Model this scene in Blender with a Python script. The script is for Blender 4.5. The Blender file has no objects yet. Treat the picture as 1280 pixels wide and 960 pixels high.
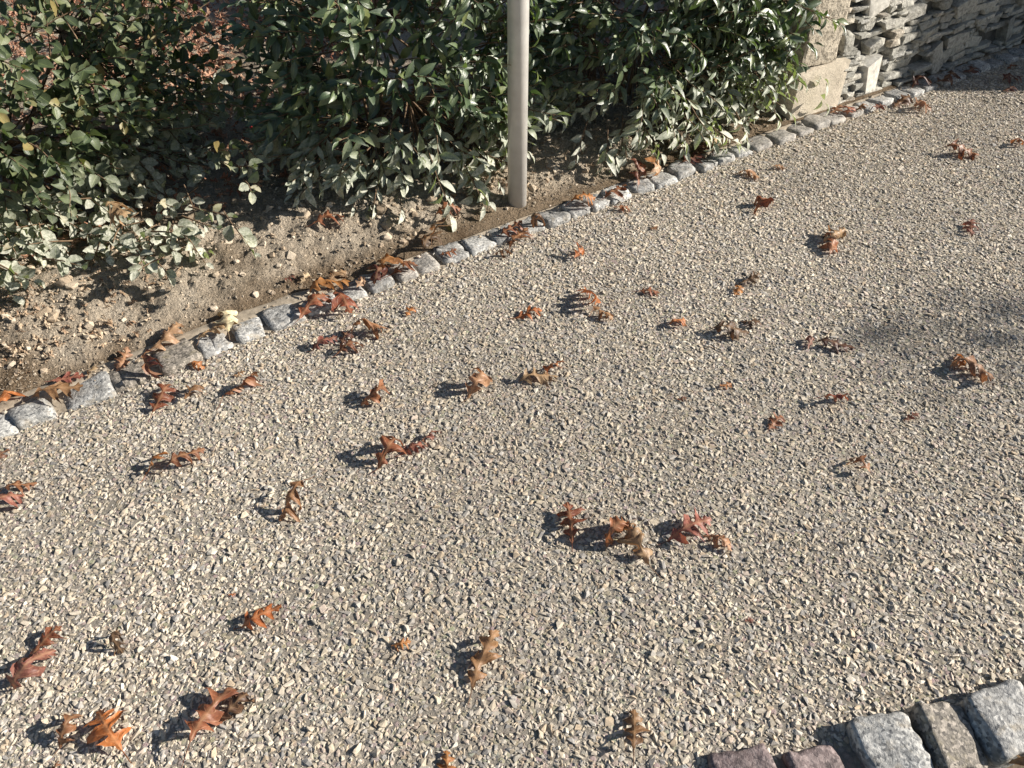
import bpy, bmesh, math, random
import numpy as np
from mathutils import Vector, Matrix, Quaternion, noise as mnoise
from mathutils.bvhtree import BVHTree

SC = bpy.context.scene
COL = SC.collection
RND = random.Random(7)
NPR = np.random.default_rng(11)

# ------------------------------------------------------------------ camera
CAM_H, PITCH, FPX = 1.55, 42.8, 962.0
cam_d = bpy.data.cameras.new("camera")
cam = bpy.data.objects.new("camera", cam_d); COL.objects.link(cam)
cam.location = (0, 0, CAM_H)
cam.rotation_euler = (math.radians(90 - PITCH), 0, 0)
cam_d.sensor_width = 36.0
cam_d.lens = 36.0 * FPX / 1280.0
cam_d.clip_start, cam_d.clip_end = 0.05, 2000
SC.camera = cam

# ------------------------------------------------------------------ light
SUN_EL = 27.0
SUN_V = Vector((1.0, 0.076, 0)).normalized()
sv = Vector((SUN_V.x * math.cos(math.radians(SUN_EL)), SUN_V.y * math.cos(math.radians(SUN_EL)), math.sin(math.radians(SUN_EL))))
world = bpy.data.worlds.new("World"); SC.world = world; world.use_nodes = True
wn = world.node_tree.nodes; wl = world.node_tree.links
bg = wn.get("Background") or wn.new("ShaderNodeBackground")
sky = wn.new("ShaderNodeTexSky"); sky.sky_type = 'NISHITA'; sky.sun_disc = False
sky.sun_elevation = math.radians(SUN_EL)
sky.sun_rotation = math.atan2(SUN_V.x, SUN_V.y)
wl.new(sky.outputs[0], bg.inputs[0]); bg.inputs[1].default_value = 0.05
sun_d = bpy.data.lights.new("sun", 'SUN'); sun_d.energy = 5.0; sun_d.angle = math.radians(0.5)
sun_d.color = (1.0, 0.93, 0.84)
sun = bpy.data.objects.new("sun", sun_d); COL.objects.link(sun)
sun.location = sv * 20
sun.rotation_euler = sv.to_track_quat('Z', 'Y').to_euler()
SC.view_settings.view_transform = 'Standard'
SC.view_settings.look = 'None'
SC.view_settings.gamma = 1.0
SC.view_settings.use_curve_mapping = False
SC.view_settings.exposure = 0.93

# ------------------------------------------------------------------ helpers
_t = math.radians(PITCH); _c, _s = math.cos(_t), math.sin(_t)
def at(px, py, z=0.0):
    """photograph pixel -> point of the place at height z"""
    u, v = (px - 640) / FPX, (480 - py) / FPX
    d = (u, _c + v * _s, -_s + v * _c)
    k = (z - CAM_H) / d[2]
    return Vector((d[0] * k, d[1] * k, z))
def project(P):
    P = np.asarray(P, float); x, y, z = P[..., 0], P[..., 1], P[..., 2] - CAM_H
    dep = y * _c - z * _s; up = y * _s + z * _c
    dep = np.where(dep < 0.05, 0.05, dep)
    return 640 + FPX * x / dep, 480 - FPX * up / dep, dep
def px_per_m(p):
    return FPX / float(project(p)[2])

def link(name, me, mat=None, parent=None):
    o = bpy.data.objects.new(name, me); COL.objects.link(o)
    if mat is not None and len(me.materials) == 0: me.materials.append(mat)
    if parent is not None: o.parent = parent
    return o
def empty(name, loc):
    o = bpy.data.objects.new(name, None); COL.objects.link(o); o.location = loc; o.empty_display_size = 0.05
    return o
def tag(o, label=None, cat=None, group=None, kind=None):
    if label: o['label'] = label
    if cat: o['category'] = cat
    if group: o['group'] = group
    if kind: o['kind'] = kind
    return o
def np_mesh(name, V, F3, col=None, smooth=False):
    """triangle mesh from numpy arrays, optional per-face colour"""
    me = bpy.data.meshes.new(name)
    V = np.asarray(V, np.float32); F3 = np.asarray(F3, np.int32); n = len(F3)
    me.vertices.add(len(V)); me.vertices.foreach_set("co", V.ravel())
    me.loops.add(n * 3); me.loops.foreach_set("vertex_index", F3.ravel())
    me.polygons.add(n)
    me.polygons.foreach_set("loop_start", np.arange(n, dtype=np.int32) * 3)
    me.polygons.foreach_set("loop_total", np.full(n, 3, np.int32))
    me.polygons.foreach_set("use_smooth", np.full(n, smooth))
    if col is not None:
        a = me.attributes.new("tint", 'FLOAT_COLOR', 'FACE')
        c = np.ones((n, 4), np.float32); c[:, :3] = col
        a.data.foreach_set("color", c.ravel())
    me.update(calc_edges=True); me.validate()
    return me
def bm_mesh(name, bm, smooth=False):
    me = bpy.data.meshes.new(name); bmesh.ops.recalc_face_normals(bm, faces=bm.faces[:])
    bm.to_mesh(me); bm.free()
    if smooth:
        for p in me.polygons: p.use_smooth = True
    return me

def _h(ix, iy, seed):
    n = (ix.astype(np.int64) * 374761393 + iy.astype(np.int64) * 668265263 + seed * 1442695041) & 0xffffffff
    n = ((n ^ (n >> 13)) * 1274126177) & 0xffffffff
    return ((n ^ (n >> 16)) & 0xffff) / 65535.0
def vnoise(x, y, seed=0):
    ix, iy = np.floor(x), np.floor(y); fx, fy = x - ix, y - iy
    fx = fx * fx * (3 - 2 * fx); fy = fy * fy * (3 - 2 * fy)
    a, b = _h(ix, iy, seed), _h(ix + 1, iy, seed); c, d = _h(ix, iy + 1, seed), _h(ix + 1, iy + 1, seed)
    return (a * (1 - fx) + b * fx) * (1 - fy) + (c * (1 - fx) + d * fx) * fy
def fbm(x, y, seed=0, oct=4):
    r, a, f = 0, 0.5, 1.0
    for i in range(oct):
        r = r + a * (vnoise(x * f, y * f, seed + i) - 0.5) * 2; a *= 0.5; f *= 2.03
    return r
def sstep(a, b, x):
    t = np.clip((x - a) / (b - a), 0, 1); return t * t * (3 - 2 * t)

# ------------------------------------------------------------------ materials
class M:
    """small node-tree writer"""
    def __init__(self, name, rough=0.8, spec=0.3):
        self.m = bpy.data.materials.new(name); self.m.use_nodes = True
        self.n, self.l = self.m.node_tree.nodes, self.m.node_tree.links
        self.b = self.n["Principled BSDF"]; self.out = self.n["Material Output"]
        self.b.inputs["Roughness"].default_value = rough
        self.b.inputs["Specular IOR Level"].default_value = spec
        self.tc = None
    def co(self, kind="Object"):
        if not self.tc: self.tc = self.n.new("ShaderNodeTexCoord")
        return self.tc.outputs[kind]
    def pos(self):
        return self.n.new("ShaderNodeNewGeometry").outputs["Position"]
    def noise(self, scale, detail=4, rough=0.55, vec=None, dist=0.0):
        t = self.n.new("ShaderNodeTexNoise"); t.inputs["Scale"].default_value = scale
        t.inputs["Detail"].default_value = detail; t.inputs["Roughness"].default_value = rough
        t.inputs["Distortion"].default_value = dist
        self.l.new(vec if vec is not None else self.co(), t.inputs["Vector"]); return t.outputs[0]
    def voro(self, scale, vec=None, feat='F1', out="Distance"):
        t = self.n.new("ShaderNodeTexVoronoi"); t.feature = feat; t.inputs["Scale"].default_value = scale
        self.l.new(vec if vec is not None else self.co(), t.inputs["Vector"]); return t.outputs[out]
    def ramp(self, fac, stops, interp='LINEAR'):
        r = self.n.new("ShaderNodeValToRGB"); e = r.color_ramp.elements; r.color_ramp.interpolation = interp
        while len(e) < len(stops): e.new(0.5)
        for k, (p, c) in enumerate(stops):
            e[k].position = p; e[k].color = (c[0], c[1], c[2], 1) if not isinstance(c, (int, float)) else (c, c, c, 1)
        self.l.new(fac, r.inputs[0]); return r.outputs[0]
    def mix(self, a, b, fac, mode='MIX'):
        x = self.n.new("ShaderNodeMix"); x.data_type = 'RGBA'; x.blend_type = mode
        for s, v in ((6, a), (7, b), (0, fac)):
            if isinstance(v, (tuple, list)): x.inputs[s].default_value = (*v[:3], 1)
            elif isinstance(v, (int, float)): x.inputs[s].default_value = v if s == 0 else (v, v, v, 1)
            else: self.l.new(v, x.inputs[s])
        return x.outputs[2]
    def math(self, op, a, b=0.0, clamp=False):
        x = self.n.new("ShaderNodeMath"); x.operation = op; x.use_clamp = clamp
        for s, v in ((0, a), (1, b)):
            if isinstance(v, (int, float)): x.inputs[s].default_value = v
            else: self.l.new(v, x.inputs[s])
        return x.outputs[0]
    def attr(self, name):
        a = self.n.new("ShaderNodeAttribute"); a.attribute_name = name; return a.outputs["Color"]
    def objinfo(self, out):
        return self.n.new("ShaderNodeObjectInfo").outputs[out]
    def geo(self, out):
        return self.n.new("ShaderNodeNewGeometry").outputs[out]
    def bump(self, h, strength=0.5, dist=0.01):
        b = self.n.new("ShaderNodeBump"); b.inputs["Strength"].default_value = strength; b.inputs["Distance"].default_value = dist
        self.l.new(h, b.inputs["Height"]); self.l.new(b.outputs[0], self.b.inputs["Normal"])
    def col(self, c):
        if isinstance(c, tuple): self.b.inputs["Base Color"].default_value = (*c, 1)
        else: self.l.new(c, self.b.inputs["Base Color"])
    def rough(self, r): self.l.new(r, self.b.inputs["Roughness"])
    def translucent(self, c, fac):
        t = self.n.new("ShaderNodeBsdfTranslucent"); mx = self.n.new("ShaderNodeMixShader")
        if isinstance(c, tuple): t.inputs[0].default_value = (*c, 1)
        else: self.l.new(c, t.inputs[0])
        mx.inputs[0].default_value = fac
        self.l.new(self.b.outputs[0], mx.inputs[1]); self.l.new(t.outputs[0], mx.inputs[2]); self.l.new(mx.outputs[0], self.out.inputs[0])

def mk_cement():
    m = M("cement_matrix", 0.9, 0.2); p = m.pos()
    big = m.noise(1.7, 4, 0.6, p); fine = m.noise(420, 3, 0.6, p)
    c = m.ramp(big, [(0.3, (0.20, 0.18, 0.15)), (0.7, (0.31, 0.278, 0.23))])
    v = m.voro(75, p, 'F1', "Color")
    st = m.ramp(m.voro(75, p), [(0.35, 1.0), (0.6, 0.0)])
    stone = m.mix(c, m.mix((0.5, 0.42, 0.31), v, 0.15), st)
    c2 = m.mix(c, m.ramp(fine, [(0.35, 0.55), (0.7, 1.25)]), 1.0, 'MULTIPLY')
    m.col(m.mix(c2, stone, 0.35)); m.bump(m.math('ADD', fine, st), 0.5, 0.004); return m.m
def mk_gravel():
    m = M("exposed_pebbles", 0.75, 0.25); p = m.pos(); c = m.attr("tint")
    c = m.mix(c, m.ramp(m.noise(260, 4, 0.65, p), [(0.3, 0.72), (0.7, 1.15)]), 1.0, 'MULTIPLY')
    m.col(c); m.bump(m.noise(600, 3, 0.6, p), 0.35, 0.002); return m.m
def mk_soil():
    m = M("dry_soil", 0.95, 0.1); p = m.pos()
    a = m.noise(5, 5, 0.65, p); f = m.noise(130, 5, 0.7, p); g = m.noise(38, 4, 0.6, p)
    c = m.ramp(a, [(0.3, (0.33, 0.275, 0.205)), (0.55, (0.44, 0.375, 0.29)), (0.75, (0.52, 0.455, 0.365))])
    c = m.mix(c, m.ramp(f, [(0.3, 0.5), (0.6, 1.15)]), 0.9, 'MULTIPLY')
    c = m.mix(c, m.ramp(m.noise(2.4, 4, 0.6, p), [(0.34, (0.55, 0.50, 0.45)), (0.48, (1, 1, 1))]), 1.0, 'MULTIPLY')
    c = m.mix(c, m.attr('tint'), 1.0, 'MULTIPLY')
    m.col(c); m.bump(m.math('ADD', f, m.math('MULTIPLY', g, 1.5)), 1.0, 0.02); return m.m
def mk_clod():
    m = M("soil_clod", 0.95, 0.1); p = m.pos(); c = m.attr("tint"); f = m.noise(220, 5, 0.7, p)
    m.col(m.mix(c, m.ramp(f, [(0.3, 0.6), (0.65, 1.1)]), 1.0, 'MULTIPLY')); m.bump(f, 0.6, 0.004); return m.m
def mk_granite(name, base, spot, dark, lichen=None):
    m = M(name, 0.7, 0.35); p = m.co(); r = m.objinfo("Random")
    off = m.n.new("ShaderNodeVectorMath"); off.operation = 'ADD'
    cx = m.n.new("ShaderNodeCombineXYZ"); m.l.new(m.math('MULTIPLY', r, 37.0), cx.inputs[0]); m.l.new(m.math('MULTIPLY', r, 17.0), cx.inputs[1])
    m.l.new(p, off.inputs[0]); m.l.new(cx.outputs[0], off.inputs[1]); p = off.outputs[0]
    v = m.voro(160, p, 'F1', "Color"); sp = m.n.new("ShaderNodeSeparateColor"); m.l.new(v, sp.inputs[0])
    c = m.ramp(sp.outputs[0], [(0.0, dark), (0.28, base), (0.62, base), (0.72, spot), (1.0, spot)])
    c = m.mix(c, m.ramp(m.noise(22, 5, 0.65, p), [(0.35, 0.62), (0.65, 1.2)]), 0.9, 'MULTIPLY')
    ve = m.ramp(m.noise(16, 6, 0.6, p, 1.6), [(0.47, 0.0), (0.5, 1.0), (0.53, 0.0)])
    c = m.mix(c, spot, m.math('MULTIPLY', ve, 0.22))
    if lichen: c = m.mix(c, lichen, m.math('MULTIPLY', m.ramp(m.noise(30, 4, 0.6, p), [(0.55, 0.0), (0.7, 1.0)]), 0.6))
    c = m.mix(c, m.ramp(r, [(0, 0.8), (1, 1.15)]), 1.0, 'MULTIPLY')
    m.col(c); m.bump(m.math('ADD', m.noise(95, 5, 0.7, p), m.math('MULTIPLY', m.noise(28, 4, 0.6, p), 1.5)), 0.7, 0.006); return m.m
def mk_slate():
    m = M("wall_schist", 0.75, 0.3); p = m.pos(); r = m.objinfo("Random")
    c = m.ramp(r, [(0, (0.27, 0.265, 0.235)), (0.25, (0.40, 0.39, 0.34)), (0.5, (0.48, 0.46, 0.40)), (0.7, (0.33, 0.325, 0.295)), (0.88, (0.56, 0.535, 0.465)), (1, (0.43, 0.37, 0.29))])
    f = m.noise(60, 6, 0.7, p, 0.6); b = m.noise(14, 5, 0.6, p)
    c = m.mix(c, m.ramp(f, [(0.32, 0.35), (0.62, 1.15)]), 0.95, 'MULTIPLY')
    c = m.mix(c, (0.50, 0.49, 0.42), m.math('MULTIPLY', m.ramp(b, [(0.5, 0.0), (0.66, 1.0)]), 0.5))
    m.col(c); m.bump(m.math('ADD', f, m.math('MULTIPLY', b, 2.0)), 0.8, 0.01); return m.m
def mk_sandstone(name, tooled):
    m = M(name, 0.85, 0.2); p = m.co()
    f = m.noise(150, 5, 0.7, p); b = m.noise(9, 5, 0.6, p); g = m.noise(45, 5, 0.65, p)
    c = m.ramp(b, [(0.3, (0.45, 0.395, 0.31)), (0.6, (0.55, 0.49, 0.39)), (0.8, (0.50, 0.42, 0.32))])
    c = m.mix(c, m.ramp(f, [(0.28, 0.55), (0.6, 1.1)]), 0.8, 'MULTIPLY')
    if tooled:
        mp = m.n.new("ShaderNodeMapping"); mp.inputs["Rotation"].default_value = (0, 0.12, 0); mp.inputs["Scale"].default_value = (150, 150, 110)
        m.l.new(p, mp.inputs[0]); v = m.voro(1.0, mp.outputs[0]); v.node.inputs["Randomness"].default_value = 0.45
        pit = m.ramp(v, [(0.1, 0.0), (0.45, 1.0)])
        c = m.mix(c, m.ramp(pit, [(0, 0.62), (1, 1.05)]), 0.6, 'MULTIPLY')
        m.bump(m.math('ADD', pit, m.math('MULTIPLY', g, 0.6)), 0.6, 0.003)
    else:
        pit = m.ramp(g, [(0.36, 0.0), (0.52, 1.0)])
        c = m.mix(c, m.ramp(pit, [(0, 0.5), (1, 1.05)]), 0.85, 'MULTIPLY')
        m.bump(m.math('ADD', pit, f), 0.9, 0.008)
    m.col(c); return m.m
def mk_oak():
    m = M("dry_oak_leaf", 0.5, 0.4); oc = m.objinfo("Color"); uv = m.co("UV"); p = m.co("Object")
    sx = m.n.new("ShaderNodeSeparateXYZ"); m.l.new(uv, sx.inputs[0]); u, v = sx.outputs[0], sx.outputs[1]
    au = m.math('ABSOLUTE', m.math('SUBTRACT', u, 0.5))
    sec = m.math('SINE', m.math('MULTIPLY', m.math('SUBTRACT', v, m.math('MULTIPLY', au, 0.55)), 46.0))
    veins = m.math('MAXIMUM', m.ramp(au, [(0.0, 1.0), (0.03, 0.0)]), m.ramp(sec, [(0.9, 0.0), (0.99, 0.8)]))
    n1 = m.noise(38, 5, 0.65, p); n2 = m.noise(160, 4, 0.6, p)
    c = m.mix(oc, m.ramp(n1, [(0.3, (0.42, 0.40, 0.40)), (0.52, (1, 1, 1)), (0.75, (1.35, 1.6, 1.8))]), 0.85, 'MULTIPLY')
    c = m.mix(c, m.ramp(n2, [(0.3, 0.75), (0.7, 1.15)]), 0.8, 'MULTIPLY')
    c = m.mix(c, m.mix(c, (0.55, 0.36, 0.2), 0.45), m.math('MULTIPLY', veins, 0.6))
    back = m.mix(c, m.mix(c, (0.42, 0.25, 0.14), 0.4), m.geo("Backfacing"))
    m.col(back); m.bump(m.math('ADD', n1, m.math('MULTIPLY', veins, 0.5)), 0.35, 0.004)
    m.translucent(m.mix(c, (1.6, 1.1, 0.7), 1.0, 'MULTIPLY'), 0.2); return m.m
def mk_litter(name, stops):
    m = M(name, 0.8, 0.15); r = m.geo("Random Per Island"); p = m.pos()
    c = m.ramp(r, stops); c = m.mix(c, m.ramp(m.noise(90, 4, 0.6, p), [(0.3, 0.65), (0.7, 1.2)]), 0.9, 'MULTIPLY')
    m.col(c); m.translucent(c, 0.12); return m.m
def mk_shrubleaf(name, stops, dust, rough, spec):
    m = M(name, rough, spec)
    r = m.math('FRACT', m.math('ADD', m.geo("Random Per Island"), m.objinfo("Random"))); p = m.pos()
    uv = m.co("UV"); sx = m.n.new("ShaderNodeSeparateXYZ"); m.l.new(uv, sx.inputs[0])
    au = m.math('ABSOLUTE', m.math('SUBTRACT', sx.outputs[0], 0.5))
    c = m.ramp(r, stops)
    sec = m.math('SINE', m.math('MULTIPLY', m.math('SUBTRACT', sx.outputs[1], m.math('MULTIPLY', au, 0.5)), 55.0))
    vn = m.math('MAXIMUM', m.ramp(au, [(0.0, 1.0), (0.06, 0.0)]), m.math('MULTIPLY', m.ramp(sec, [(0.8, 0.0), (1.0, 1.0)]), 0.35))
    c = m.mix(c, m.mix(c, (0.22, 0.28, 0.10), 0.55), m.math('MULTIPLY', vn, 0.7))
    c = m.mix(c, m.ramp(m.noise(55, 4, 0.6, p), [(0.3, 0.75), (0.7, 1.2)]), 0.8, 'MULTIPLY')
    # pale road dust lies on leaves near the ground
    sp = m.n.new("ShaderNodeSeparateXYZ"); m.l.new(p, sp.inputs[0])
    low = m.ramp(m.math('ADD', m.math('MULTIPLY', sp.outputs[2], 1.9), m.math('MULTIPLY', m.noise(3.0, 3, 0.5, p), 0.5)), [(0.48, 1.0), (1.0, 0.0)])
    d = m.math('MULTIPLY', m.math('MULTIPLY', low, m.ramp(m.noise(120, 4, 0.7, p), [(0.35, 0.25), (0.6, 1.0)])), dust)
    c = m.mix(c, (0.58, 0.57, 0.49), d)
    back = m.mix(c, m.mix(c, (0.20, 0.24, 0.13), 0.5), m.geo("Backfacing"))
    m.col(back); m.rough(m.math('ADD', m.math('MULTIPLY', d, 0.4), rough, True))
    m.bump(m.math('ADD', m.math('MULTIPLY', vn, -0.6), m.noise(70, 3, 0.5, p)), 0.3, 0.003)
    m.translucent(m.mix(c, (1.3, 1.7, 0.5), 1.0, 'MULTIPLY'), 0.16); return m.m
def mk_bark():
    m = M("twig_bark", 0.85, 0.2); p = m.pos()
    c = m.ramp(m.noise(60, 4, 0.6, p), [(0.3, (0.09, 0.06, 0.04)), (0.7, (0.22, 0.15, 0.09))]); m.col(c); return m.m
def mk_steel():
    m = M("brushed_steel", 0.45, 0.5); p = m.co()
    mp = m.n.new("ShaderNodeMapping"); mp.inputs["Scale"].default_value = (1, 1, 0.05); m.l.new(p, mp.inputs[0])
    n1 = m.noise(240, 3, 0.6, mp.outputs[0]); n2 = m.noise(20, 5, 0.6, p)
    m.col(m.ramp(n2, [(0.3, (0.56, 0.545, 0.51)), (0.7, (0.68, 0.665, 0.63))]))
    m.b.inputs["Metallic"].default_value = 0.25
    m.rough(m.ramp(m.math('ADD', n1, n2), [(0.6, 0.26), (1.4, 0.38)])); m.bump(n1, 0.08, 0.001); return m.m
def mk_plain(name, c, rough=0.85, bscale=40, var=0.3):
    m = M(name, rough, 0.2); p = m.pos(); n = m.noise(bscale, 5, 0.65, p)
    m.col(m.mix(c, m.ramp(n, [(0.3, 1 - var), (0.7, 1 + var)]), 1.0, 'MULTIPLY')); m.bump(n, 0.4, 0.006); return m.m

MAT = dict(
    cement=mk_cement(), gravel=mk_gravel(), soil=mk_soil(), clod=mk_clod(),
    granite=mk_granite("grey_granite", (0.29, 0.288, 0.275), (0.46, 0.455, 0.43), (0.11, 0.115, 0.12), (0.38, 0.33, 0.25)),
    pale=mk_granite("pale_granite", (0.33, 0.33, 0.315), (0.50, 0.495, 0.465), (0.11, 0.115, 0.12), (0.40, 0.35, 0.27)),
    brown=mk_granite("brown_porphyry", (0.17, 0.13, 0.125), (0.25, 0.20, 0.19), (0.09, 0.07, 0.07)),
    dusty=mk_granite("dusty_granite", (0.30, 0.285, 0.26), (0.42, 0.39, 0.34), (0.17, 0.155, 0.14)),
    mossy=mk_granite("weathered_granite", (0.20, 0.18, 0.15), (0.36, 0.32, 0.27), (0.06, 0.055, 0.05), (0.30, 0.26, 0.17)),
    slate=mk_slate(), paleslate=mk_plain('pale_quartz_schist', (0.60, 0.575, 0.51), 0.75, 45, 0.3), tooled=mk_sandstone("tooled_sandstone", True), rock=mk_sandstone("rough_sandstone", False),
    oak=mk_oak(), bark=mk_bark(), steel=mk_steel(),
    litter=mk_litter("dry_litter", [(0, (0.32, 0.21, 0.13)), (0.35, (0.46, 0.35, 0.24)), (0.7, (0.58, 0.47, 0.34)), (1, (0.25, 0.14, 0.08))]),
    backlitter=mk_litter("russet_litter", [(0, (0.26, 0.11, 0.07)), (0.4, (0.40, 0.22, 0.14)), (0.75, (0.55, 0.36, 0.25)), (1, (0.16, 0.06, 0.04))]),
    laurel=mk_shrubleaf("laurel_leaf", [(0, (0.035, 0.058, 0.028)), (0.5, (0.066, 0.10, 0.050)), (0.85, (0.10, 0.14, 0.062)), (1, (0.17, 0.20, 0.07))], 1.0, 0.42, 0.8),
    coton=mk_shrubleaf("cotoneaster_leaf", [(0, (0.030, 0.044, 0.020)), (0.35, (0.05, 0.072, 0.033)), (0.7, (0.09, 0.115, 0.055)), (0.92, (0.14, 0.155, 0.075)), (1, (0.24, 0.18, 0.07))], 1.0, 0.45, 0.45),
    berry=mk_plain("berry_red", (0.45, 0.02, 0.02), 0.35, 80, 0.2),
    frontsoil=mk_plain('damp_earth', (0.13, 0.10, 0.07), 0.95, 60, 0.5), bed=mk_plain("bedding_mortar", (0.30, 0.255, 0.195), 0.95, 45, 0.35),
    core=mk_plain("wall_core", (0.10, 0.095, 0.085), 0.95, 30, 0.4),
    ground=mk_plain("earth_and_turf", (0.10, 0.085, 0.045), 0.95, 6, 0.5),
    grass=mk_litter("lawn_blades", [(0, (0.06, 0.10, 0.02)), (0.6, (0.13, 0.18, 0.045)), (1, (0.26, 0.24, 0.09))]),
    render=mk_plain("lime_render", (0.45, 0.41, 0.34), 0.9, 18, 0.15),
    tile=mk_plain("roof_slate", (0.09, 0.09, 0.10), 0.7, 10, 0.3),
    wood=mk_plain("stained_timber", (0.16, 0.09, 0.05), 0.7, 20, 0.3),
    glass=mk_plain("window_glass", (0.03, 0.035, 0.04), 0.08, 3, 0.1),
)

# ------------------------------------------------------------------ kerb line (fitted in the place)
KPX = [(0, 545), (40, 517), (108, 487), (165, 470), (270, 432), (355, 402), (470, 357), (565, 322), (690, 275), (770, 247), (850, 215), (950, 180), (1010, 158), (1060, 145), (1110, 128), (1200, 93), (1280, 65)]
_kp = np.array([at(*p)[:2] for p in KPX])
_poly = np.polyfit(_kp[:, 0], _kp[:, 1], 3)
X0, X1 = _kp[0, 0], _kp[-1, 0]
def kerb_y(x):
    x = np.asarray(x, float); xc = np.clip(x, X0, X1)
    return np.polyval(_poly, xc) + np.polyval(np.polyder(_poly), xc) * (x - xc)
_xs = np.linspace(-5, 9, 2801); _ys = kerb_y(_xs)
_arc = np.concatenate([[0], np.cumsum(np.hypot(np.diff(_xs), np.diff(_ys)))])
def kpos(a):  # arc length -> point, tangent, left normal
    a = np.asarray(a, float)
    x = np.interp(a, _arc, _xs); y = kerb_y(x)
    sl = (kerb_y(x + 0.002) - kerb_y(x - 0.002)) / 0.004
    n = np.sqrt(1 + sl * sl); tx, ty = 1 / n, sl / n
    return x, y, tx, ty, -ty, tx
def karc(x, y):  # nearest arc of a point
    i = int(np.argmin((_xs - x) ** 2 + (_ys - y) ** 2)); return _arc[i]
def kdist(x, y):  # signed distance to the kerb line, + on the soil side
    x = np.asarray(x, float); y = np.asarray(y, float)
    sl = (kerb_y(x + 0.01) - kerb_y(x - 0.01)) / 0.02
    return (y - kerb_y(x)) / np.sqrt(1 + sl * sl)
def rk_y(x):  # right kerb line (front edge of the driveway)
    return 0.60 + (np.asarray(x, float) - 0.75) * 0.20
def soil_z(x, y):
    v = kdist(x, y)
    z = 0.010 + 0.016 * sstep(-0.95, -0.3, x) + 0.085 * sstep(0.05, 0.42, v) + 0.05 * sstep(0.5, 2.0, v)
    w = sstep(0.05, 0.2, v)
    return z + w * (0.022 * fbm(x * 5, y * 5, 3) + 0.018 * fbm(x * 19, y * 19, 8, 4) + 0.022 * np.abs(fbm(x * 9, y * 9, 14, 3))) + w * 0.011 * np.abs(fbm(x * 55, y * 55, 21, 3))

# ------------------------------------------------------------------ ground, driveway, soil
bm = bmesh.new(); bmesh.ops.create_grid(bm, x_segments=8, y_segments=8, size=400)
g = link("ground", bm_mesh("ground", bm), MAT['ground']); g.location.z = -0.06; tag(g, kind='structure')

bm = bmesh.new()
ax = np.linspace(-4.5, 8.5, 90)
lo = [bm.verts.new((x, float(rk_y(x)), 0)) for x in ax]
hi = [bm.verts.new((x, max(float(kerb_y(x)), float(rk_y(x)) + 0.02), 0)) for x in ax]
for i in range(len(ax) - 1): bm.faces.new((lo[i], lo[i + 1], hi[i + 1], hi[i]))
drive = link("driveway", bm_mesh("driveway", bm), MAT['cement']); tag(drive, kind='structure')

A0, A1 = karc(-2.9, float(kerb_y(-2.9))), karc(3.9, float(kerb_y(3.9)))
def strip(a0, a1, da, vs, zf):
    aa = np.arange(a0, a1, da); x, y, tx, ty, nx, ny = kpos(aa)
    X = x[:, None] + nx[:, None] * vs[None]; Y = y[:, None] + ny[:, None] * vs[None]; Z = zf(X, Y)
    V = np.stack([X, Y, Z], -1).reshape(-1, 3); na, nv = len(aa), len(vs)
    i = (np.arange(na - 1)[:, None] * nv + np.arange(nv - 1)[None]).ravel()
    F = np.concatenate([np.stack([i, i + nv, i + nv + 1], -1), np.stack([i, i + nv + 1, i + 1], -1)])
    return V, F
vs = np.concatenate([np.arange(0.045, 0.75, 0.008), np.arange(0.75, 1.6, 0.025), np.arange(1.6, 6.0, 0.12)])
V, F = strip(A0, A1, 0.009, vs, soil_z)
# damp brown earth lies along the back of the kerb, dry crust above it
_fc = V[F].mean(1); _dp = 1 - sstep(0.09, 0.19, kdist(_fc[:, 0], _fc[:, 1]) + 0.09 * fbm(_fc[:, 0] * 4, _fc[:, 1] * 4, 17, 3))
soil = link("soil_bed", np_mesh("soil_bed", V, F, 1 - _dp[:, None] * np.array([[0.46, 0.52, 0.58]]), smooth=True), MAT['soil']); tag(soil, kind='structure')
V, F = strip(A0 - 3, A1, 0.03, np.linspace(-0.04, 0.115, 12), lambda X, Y: 0.004 + 0.016 * sstep(0.02, 0.05, kdist(X, Y)) + 0.004 * fbm(X * 25, Y * 25, 40) - 0.01 * sstep(0.085, 0.115, kdist(X, Y)))
kerb = link("kerb", np_mesh("kerb", V, F, smooth=True), MAT['bed']); tag(kerb, 'row of worn granite setts edging the driveway below the shrubs and wall', kind='structure')

# ------------------------------------------------------------------ loose angular pebbles, clods
def hulls(n, npts, flat, seed, cut=-0.45):
    r = random.Random(seed); out = []
    while len(out) < n:
        bm = bmesh.new()
        for k in range(npts):
            v = Vector((r.gauss(0, 1), r.gauss(0, 1), r.gauss(0, 1))).normalized()
            bm.verts.new((v.x, v.y * r.uniform(0.65, 1), v.z * flat))
        bmesh.ops.convex_hull(bm, input=bm.verts[:]); bmesh.ops.triangulate(bm, faces=bm.faces[:])
        bmesh.ops.recalc_face_normals(bm, faces=bm.faces[:])
        bm.normal_update()
        bmesh.ops.delete(bm, geom=[f for f in bm.faces if f.normal.z < cut], context='FACES')
        loose = [v for v in bm.verts if not v.link_faces]
        bmesh.ops.delete(bm, geom=loose, context='VERTS')
        bm.verts.index_update()
        V = np.array([v.co[:] for v in bm.verts]); F = np.array([[v.index for v in f.verts] for f in bm.faces]); bm.free()
        if len(F) >= 5: out.append((V, F))
    return out
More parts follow.
